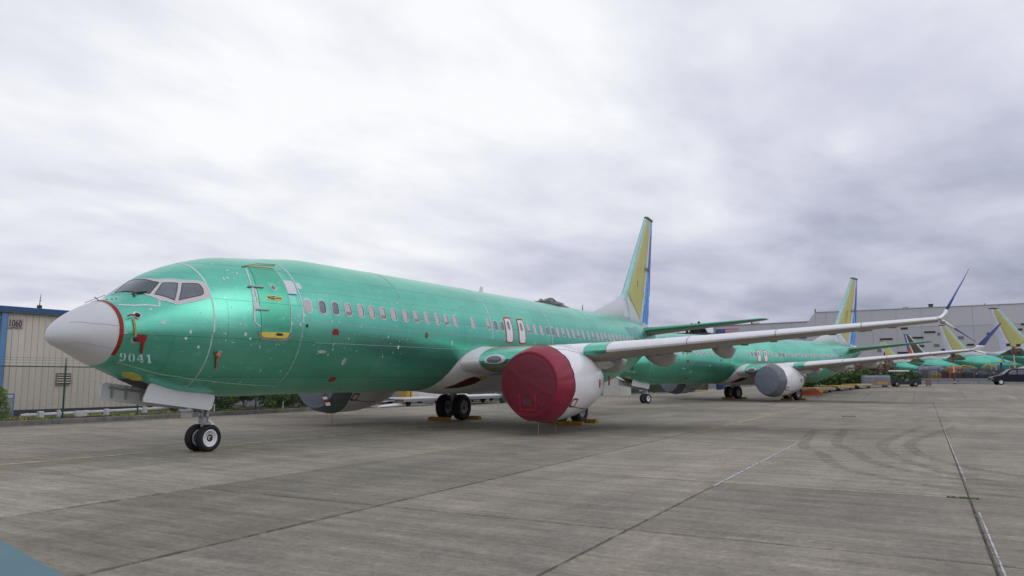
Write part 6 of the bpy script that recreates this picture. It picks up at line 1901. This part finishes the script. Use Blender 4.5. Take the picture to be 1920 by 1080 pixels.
def person(label, x, y, z, rz, lean=.35):
    t = thing('person', label, 'person', (x, y, z), rz)
    J = [(0, 0, .93), (0, lean * .12, 1.12), (0, lean * .38, 1.36), (0, lean * .50, 1.50), (0, lean * .56, 1.58), (0, lean * .62, 1.74),
         (-.10, 0, .88), (-.12, .04, .48), (-.13, -.02, .09), (-.13, .12, .04),
         (.10, 0, .88), (.12, .02, .48), (.14, -.04, .09), (.14, .10, .04),
         (-.20, lean * .42, 1.40), (-.27, lean * .6 + .08, 1.16), (-.22, lean * .7 + .30, 1.10), (-.20, lean * .7 + .40, 1.10),
         (.20, lean * .42, 1.40), (.27, lean * .6 + .08, 1.16), (.22, lean * .7 + .30, 1.12), (.20, lean * .7 + .40, 1.12)]
    E_ = [(0, 1), (1, 2), (2, 3), (3, 4), (4, 5), (0, 6), (6, 7), (7, 8), (8, 9), (0, 10), (10, 11), (11, 12), (12, 13), (2, 14), (14, 15), (15, 16), (16, 17), (2, 18), (18, 19), (19, 20), (20, 21)]
    rad = [.13, .125, .15, .06, .06, .10, .09, .062, .045, .04, .09, .062, .045, .04, .065, .045, .035, .035, .065, .045, .035, .035]
    me = bpy.data.meshes.new('body'); me.from_pydata(J, E_, []); me.update()
    ob = bpy.data.objects.new('body', me); COL.objects.link(ob); ob.parent = t
    sk = ob.modifiers.new('skin', 'SKIN')
    for i, sv in enumerate(me.skin_vertices[0].data):
        sv.radius = (rad[i], rad[i]); sv.use_root = (i == 0)
    sb = ob.modifiers.new('sub', 'SUBSURF'); sb.levels = 2; sb.render_levels = 2
    me.materials.append(mat('work_clothes', (.03, .035, .06), .8))
    rg = []
    for k in range(7):
        q = k / 6; zz = .98 + .50 * q; yy = lean * .44 * q + .01; w = .19 + .06 * math.sin(math.pi * q) - .06 * (q > .9); d = .165 - .03 * (q > .9)
        rg.append([(w * math.cos(R(a)), yy + d * math.sin(R(a)), zz) for a in range(0, 360, 24)])
    mb = MB(); mb.loft(rg, caps=False); mb.build('hi_vis_vest', mat('hi_vis_yellow', (.42, .62, .04), .7), t, True)
    mb = MB(); mb.lathe([(-.02, .145), (0, .13), (.06, .12), (.11, .07), (.125, .001)], (0, lean * .62, 1.76), 'z', 16); mb.build('safety_helmet', mat('hi_vis_yellow', (.42, .62, .04), .7), t, True)
    return t
person('person in yellow-green hi-vis vest and helmet leaning on the blue lift platform', LX - .1, LY - .2, LZ + 2.1, R(-30))

# dark van at the right edge
t = thing('van', 'dark navy van parked at the right edge of the photo', 'van', (104.5, 23.05, gh(104.5, 23.05) - .01), R(78))
VM = mat('van_navy', (.004, .006, .018), .45, coat=.1, spec=.3)
# local x runs to the rear; the front bumper is at x = -2.7
out = [(-2.62, .42), (-2.70, .50), (-2.70, .72), (-2.62, .90), (-2.45, 1.02), (-1.55, 1.22), (-1.25, 1.30), (-.52, 1.93), (-.25, 2.04), (2.45, 2.06), (2.66, 1.95), (2.72, 1.2), (2.72, .45), (2.55, .34)]
mb = MB(); mb.loft([[(a, yy, b if b < 1.25 else 1.25 + (b - 1.25) * (1 if abs(yy) < .9 else .96)) for a, b in out] for yy in (-.96, -.90, .90, .96)]); mb.build('van_body', VM, t)
for s in (-1, 1):
    for nm, pg in (('front_window', [(-1.05, 1.30), (-.50, 1.82), (.0, 1.86), (.0, 1.30)]), ('side_window', [(.12, 1.30), (.12, 1.86), (1.2, 1.88), (1.2, 1.30)]), ('rear_side_window', [(1.32, 1.30), (1.32, 1.88), (2.4, 1.88), (2.4, 1.30)])):
        mb = MB(); mb.prism(pg, s * .962 - .008, s * .962 + .008, 'y'); mb.build(nm, GLASSK, t)
mb = MB(); mb.loft([[(-1.26, -.82, 1.325), (-1.26, .82, 1.325)], [(-.56, -.76, 1.93), (-.56, .76, 1.93)]], closed=False, caps=False)
mb.v = [(a - .03, b, c + .02) for a, b, c in mb.v]; mb.build('windscreen', mat('van_windscreen', (.03, .04, .05), .25, spec=.4), t)
mb = MB(); mb.bev(-2.82, -2.66, -.95, .95, .40, .58, .03); mb.build('front_bumper', mat('bumper_silver', (.20, .21, .23), .4, .3), t)
mb = MB(); mb.box(-2.725, -2.69, -.5, .5, .64, .84); mb.build('grille', DARK, t)
for s in (-1, 1):
    mb = MB(); mb.box(-2.73, -2.66, s * .74 - .16, s * .74 + .16, .66, .86); mb.box(-2.66, -2.50, s * .955 - .012, s * .955 + .012, .68, .82); mb.build('headlight', mat('headlight_amber', (.30, .20, .14), .3), t)
    mb = MB(); mb.bev(-.98, -.86, s * 1.06 - .09, s * 1.06 + .09, 1.30, 1.50, .02); mb.build('wing_mirror', DARK, t)
    for sx in (-1.72, 1.75):
        mb = MB(); small_wheel(mb, sx, s * .86, .35, .35, .24); w = mb.build('van_wheel', RUBBER, t, True)
        mb = MB(); mb.lathe([(s * .122, .21), (s * .128, .14), (s * .11, .10), (s * .125, .001)], (sx, s * .86, .35), 'y', 18); mb.build('wheel_rim', FAIR, w)

# ================================================================== hangar, low building, flag, trees
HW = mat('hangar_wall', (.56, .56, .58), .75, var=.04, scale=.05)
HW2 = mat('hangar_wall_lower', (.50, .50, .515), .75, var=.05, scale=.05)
hg = thing('assembly_hangar', 'huge pale grey factory hangar filling the background on the right', 'building', (311, 0, 0))
mb = MB(); mb.prism([(-33.8, 0), (240, 0), (240, 28.4), (-29.4, 27.4), (-30.6, 26.4), (-33.8, 21.7)], .35, 160, 'x'); mb.build('hangar_body', HW, hg)
y = -33.8
k = 0
while y < 235:
    ye = y + 8.2
    zt = (lambda q: min(21.7 + (q + 33.8) * 1.32, 27.4 + (q + 29.4) * .0037) if q < -29 else 27.4 + (q + 29.4) * .0037)
    if ye < 80:
        if k == 0:
            mb = MB(); mb.prism([(y, 20.65), (y + 4.36, 20.65), (y + 4.36, 27.35), (y + 3.2, 26.3), (y, 21.6)], 0, .34, 'x'); mb.build('upper_wall_panel', HW, hg)
            mb = MB(); mb.prism([(y + 4.42, 20.65), (ye - .06, 20.65), (ye - .06, zt(ye)), (y + 4.42, zt(y + 4.5))], 0, .34, 'x'); mb.build('upper_wall_panel', HW, hg)
        else:
            mb = MB(); mb.prism([(y, 20.65), (ye - .06, 20.65), (ye - .06, zt(ye)), (y, zt(y))], 0, .34, 'x'); mb.build('upper_wall_panel', HW, hg)
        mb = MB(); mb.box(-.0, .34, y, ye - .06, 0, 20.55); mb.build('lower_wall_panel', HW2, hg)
    y = ye; k += 1
HDARK = mat('hangar_opening', (.02, .022, .026), .6)
for a, b, z in ((-6.9, -2.6, 16.4), (.4, 2.6, 20.2), (3.0, 7.6, 16.65), (8.0, 11.6, 18.6), (4.2, 7.7, 13.6), (-14.2, -9.6, 20.1), (21.2, 23.4, 13.7), (27.6, 29.2, 17.5), (36.2, 38.2, 18.7), (37.9, 41.2, 20.5), (-1.2, 2.9, 11.2), (13.2, 15.6, 12.1)):
    mb = MB(); mb.box(-.22, .02, a, b, z - .32, z + .32); o = mb.build('wall_opening', HDARK, hg)
for a, b, z in ((10.8, 12.6, 13.7), (18.6, 20.4, 16.3), (-8.0, -6.4, 12.2), (12.2, 13.0, 17.8)):
    mb = MB(); mb.box(-.18, .02, a, b, z - .5, z + .5); mb.build('wall_grille', mat('grille_grey', (.18, .18, .19), .7), hg)
mb = MB(); mb.loft([[(-.25, -29.6, 27.45), (-.25, 240, 28.45), (.6, 240, 28.75), (.6, -29.6, 27.75)], [(.9, -29.6, 27.4), (.9, 240, 28.4), (1.2, 240, 28.5), (1.2, -29.6, 27.5)]]); mb.build('roof_edge', mat('roof_edge', (.26, .26, .27), .7), hg)
for y, w, h, m_, lb_ in ((10.6, 1.5, 1.4, OLIVE, 'dark boxy roof vent on the hangar above the blue wing tip'), (2.4, 1.8, .7, FAIR, 'low pale roof vent on the hangar left of the dark one'), (-29.6, .4, 1.3, DARK, 'thin pipe on the left corner of the hangar roof'), (27.6, .5, .8, STEEL, 'small roof fitting on the hangar near the right edge')):
    t = thing('roof_vent', lb_, 'roof vent', (312.5, y, 27.45), 0)
    mb = MB(); mb.bev(-w / 2, w / 2, -w / 2, w / 2, 0, h, .06); mb.build('vent_box', m_, t)
    mb = MB(); mb.bev(-w * .6, w * .6, -w * .6, w * .6, h, h + .15, .03); mb.build('vent_cap', m_, t)
lo_ = thing('annex_building', 'lower pale grey building carrying the large flag left of the hangar', 'building', (330, -54, 0))
mb = MB(); mb.prism([(-20.9, 0), (20.4, 0), (20.4, 25.1), (-20.9, 24.5)], .3, 60, 'x'); mb.build('annex_body', HW, lo_)
for k in range(5):
    a = -19.8 + 8.04 * k
    mb = MB(); mb.prism([(a, 0), (a + 7.98, 0), (a + 7.98, 24.75 + k * .09), (a, 24.66 + k * .09)], 0, .3, 'x'); mb.build('annex_wall_panel', HW, lo_)
mb = MB(); mb.box(-.1, .5, -21.0, -19.9, 0, 24.3); mb.build('corner_pilaster', mat('pilaster', (.45, .45, .46), .7), lo_)
mb = MB(); mb.prism([(-21.2, 24.55), (20.6, 25.15), (20.6, 25.5), (-21.2, 24.9)], -.2, .8, 'x'); mb.build('roof_edge', mat('roof_edge', (.26, .26, .27), .7), lo_)
for y, w, m_, lb_ in ((-56.5, 3.0, WHITE, 'white low vent on the roof of the annex right of the flag'), (-58.4, .7, DARK, 'small dark roof fitting left of the white vent'), (-66.9, .6, DARK, 'small dark roof fitting above the flag')):
    t = thing('roof_vent', lb_, 'roof vent', (331.2, y, 25.25), 0)
    mb = MB(); mb.bev(-w * .3, w * .3, -w / 2, w / 2, 0, .7, .06); mb.build('vent_box', m_, t)
    mb = MB(); mb.tube((0, -w * .3, .7), (0, -w * .3, 1.4), .08, n=6); mb.build('vent_pipe', m_, t)
fl = thing('flag_banner', 'large red, white and blue striped flag hung on the annex wall', 'flag', (329.8, -68.9, 20.7))
mb = MB(); mb.box(-.02, .05, -5.0, 5.0, -2.62, 2.62); mb.build('flag_field', mat('flag_white', (.80, .78, .80), .7), fl)
for k in range(7):
    z1 = 2.62 - k * 2 * (5.24 / 13); mb = MB(); mb.box(-.05, -.02, -5.0, 5.0, z1 - 5.24 / 13, z1); mb.build('flag_stripe', mat('flag_red', (.46, .02, .05), .7), fl)
mb = MB(); mb.box(-.09, -.05, -5.0, -.75, -.20, 2.62); mb.build('flag_canton', mat('flag_blue', (.05, .08, .26), .7), fl)
stv = []; 
mb = MB()
for r_ in range(9):
    for q in range(6 if r_ % 2 == 0 else 5):
        cy = -4.66 + .71 * q + (0 if r_ % 2 == 0 else .355); cz = 2.34 - .285 * r_
        pts = []
        for i in range(10):
            rr = .11 if i % 2 == 0 else .045; a = R(90 + 36 * i); pts.append((-.10, cy + rr * math.cos(a), cz + rr * math.sin(a)))
        mb.add(pts, [tuple(range(10))])
o = mb.build('flag_stars', mat('flag_white', (.6, .6, .6), .7), fl); o['kind'] = 'stuff'

# dark roofed hall and conifers
t = thing('dark_roofed_hall', 'dark roofed hall with a thin white eave below the conifers', 'building', (262, -63.5, 0))
mb = MB(); mb.box(0, 20, -42, 5, 0, 18.0); mb.build('hall_wall', mat('hall_dark', (.07, .07, .085), .8), t)
mb = MB(); mb.box(-.5, -.02, -26, -3, 18.05, 18.3); mb.build('white_eave', WHITE, t)
NEED = mat('conifer_needles', (.018, .040, .026), .8, var=.4, scale=.4)
def conifer(label, x, y, h, seed):
    rnd = random.Random(seed)
    t = thing('conifer', label, 'tree', (x, y, 0), rnd.uniform(0, 6), 'conifers beyond the dark roof')
    v = []; f = []
    for _ in range(2200):
        q = rnd.random() ** .8; z = h * (.25 + .75 * q); r = (1 - q) * h * .40 * rnd.uniform(.35, 1.1) + .15
        r *= .75 + .35 * math.sin(z * 2.4 + seed)
        a = rnd.uniform(0, 6.283); c = Vector((r * math.cos(a), r * math.sin(a), z - r * .25)); s = rnd.uniform(.35, .9)
        d1 = Vector((math.cos(a), math.sin(a), -.35)) * s; d2 = Vector((-math.sin(a), math.cos(a), rnd.uniform(-.2, .2))) * s * .5
        b = len(v); v += [c - d1, c + d2, c + d1, c - d2]; f.append((b, b + 1, b + 2, b + 3))
    mesh_obj('crown', v, f, NEED, t, False)
    mb = MB(); mb.tube((0, 0, 0), (0, 0, h * .93), .35, .04, n=8); mb.build('trunk', mat('conifer_bark', (.05, .035, .025), .9), t)
TR = [(338, -81.5, 24.5, 'tall conifer immediately left of the flag building corner'), (340, -85.5, 26.5, 'tallest conifer, second left from the flag building'), (343, -89.5, 25.8, 'conifer third from the flag building'), (346, -93.5, 26.2, 'conifer fourth from the flag building'),
      (347, -98, 23.5, 'shorter conifer left of the tall group'), (350, -103, 22.5, 'conifer half hidden by the green tailplane'), (352, -108, 22.8, 'conifer above the dark roof, left group'), (354, -114, 21.8, 'low conifer top above the dark roof'), (356, -120, 21.5, 'conifer just right of the near jet tail'), (337, -78.5, 22.3, 'slim conifer touching the flag building'), (358, -127, 21.0, 'farthest left conifer behind the near jet tail')]
TRY = [-76, -78.5, -81, -83.5, -86, -88.5, -91.5, -94.5, -98, -74.8, -102]
TR = [(q[0], yy, q[2], q[3]) for q, yy in zip(TR, TRY)]
for k, (x, y, h, lb_) in enumerate(TR): conifer(lb_, x - 20, y, h * .99, 500 + k)

# ================================================================== pale blue vehicle corner close to the camera
t = thing('tow_cart', 'pale blue-grey rounded vehicle corner, out of focus in the bottom left corner', 'vehicle', (-8.20, 13.25, 0), R(104))
PB = mat('pale_blue_paint', (.105, .20, .235), .75, var=.03, spec=.25)
def rr_ring(x0, x1, y0, y1, r, z, n=6):
    return [(a, b, z) for a, b in rrect(x0, x1, y0, y1, r, n)]
prf = [(.42, 0.0), (1.10, 0.0), (1.18, .03), (1.23, .09), (1.255, .20), (1.262, .40)]
mb = MB(); mb.loft([rr_ring(-1.3 + i, 1.12 - i, -.78 + i, .78 - i, .22, z) for z, i in prf]); mb.build('cart_body', PB, t, True)
for sx in (-.85, .75):
    for s in (-1, 1):
        mb = MB(); small_wheel(mb, sx, s * .62, .27, .27, .2); mb.build('cart_wheel', RUBBER, t, True)
mb = MB(); mb.bev(-1.34, 1.16, -.80, .80, .40, .52, .03); mb.build('cart_bumper', DARK, t)

# ================================================================== the design frame has y pointing to the viewer's side: turn everything into Blender's axes
done = set()
for o in list(bpy.data.objects):
    if o.type in ('CAMERA', 'LIGHT'): continue
    o.location.y = -o.location.y
    r_ = o.rotation_euler
    o.rotation_euler = (-r_.x, r_.y, -r_.z)
    if o.type == 'MESH' and o.data.name not in done:
        done.add(o.data.name)
        me = o.data; n = len(me.vertices)
        co = [0.0] * (3 * n); me.vertices.foreach_get('co', co)
        co[1::3] = [-q for q in co[1::3]]
        me.vertices.foreach_set('co', co)
        if len(me.polygons): me.flip_normals()
        me.update()
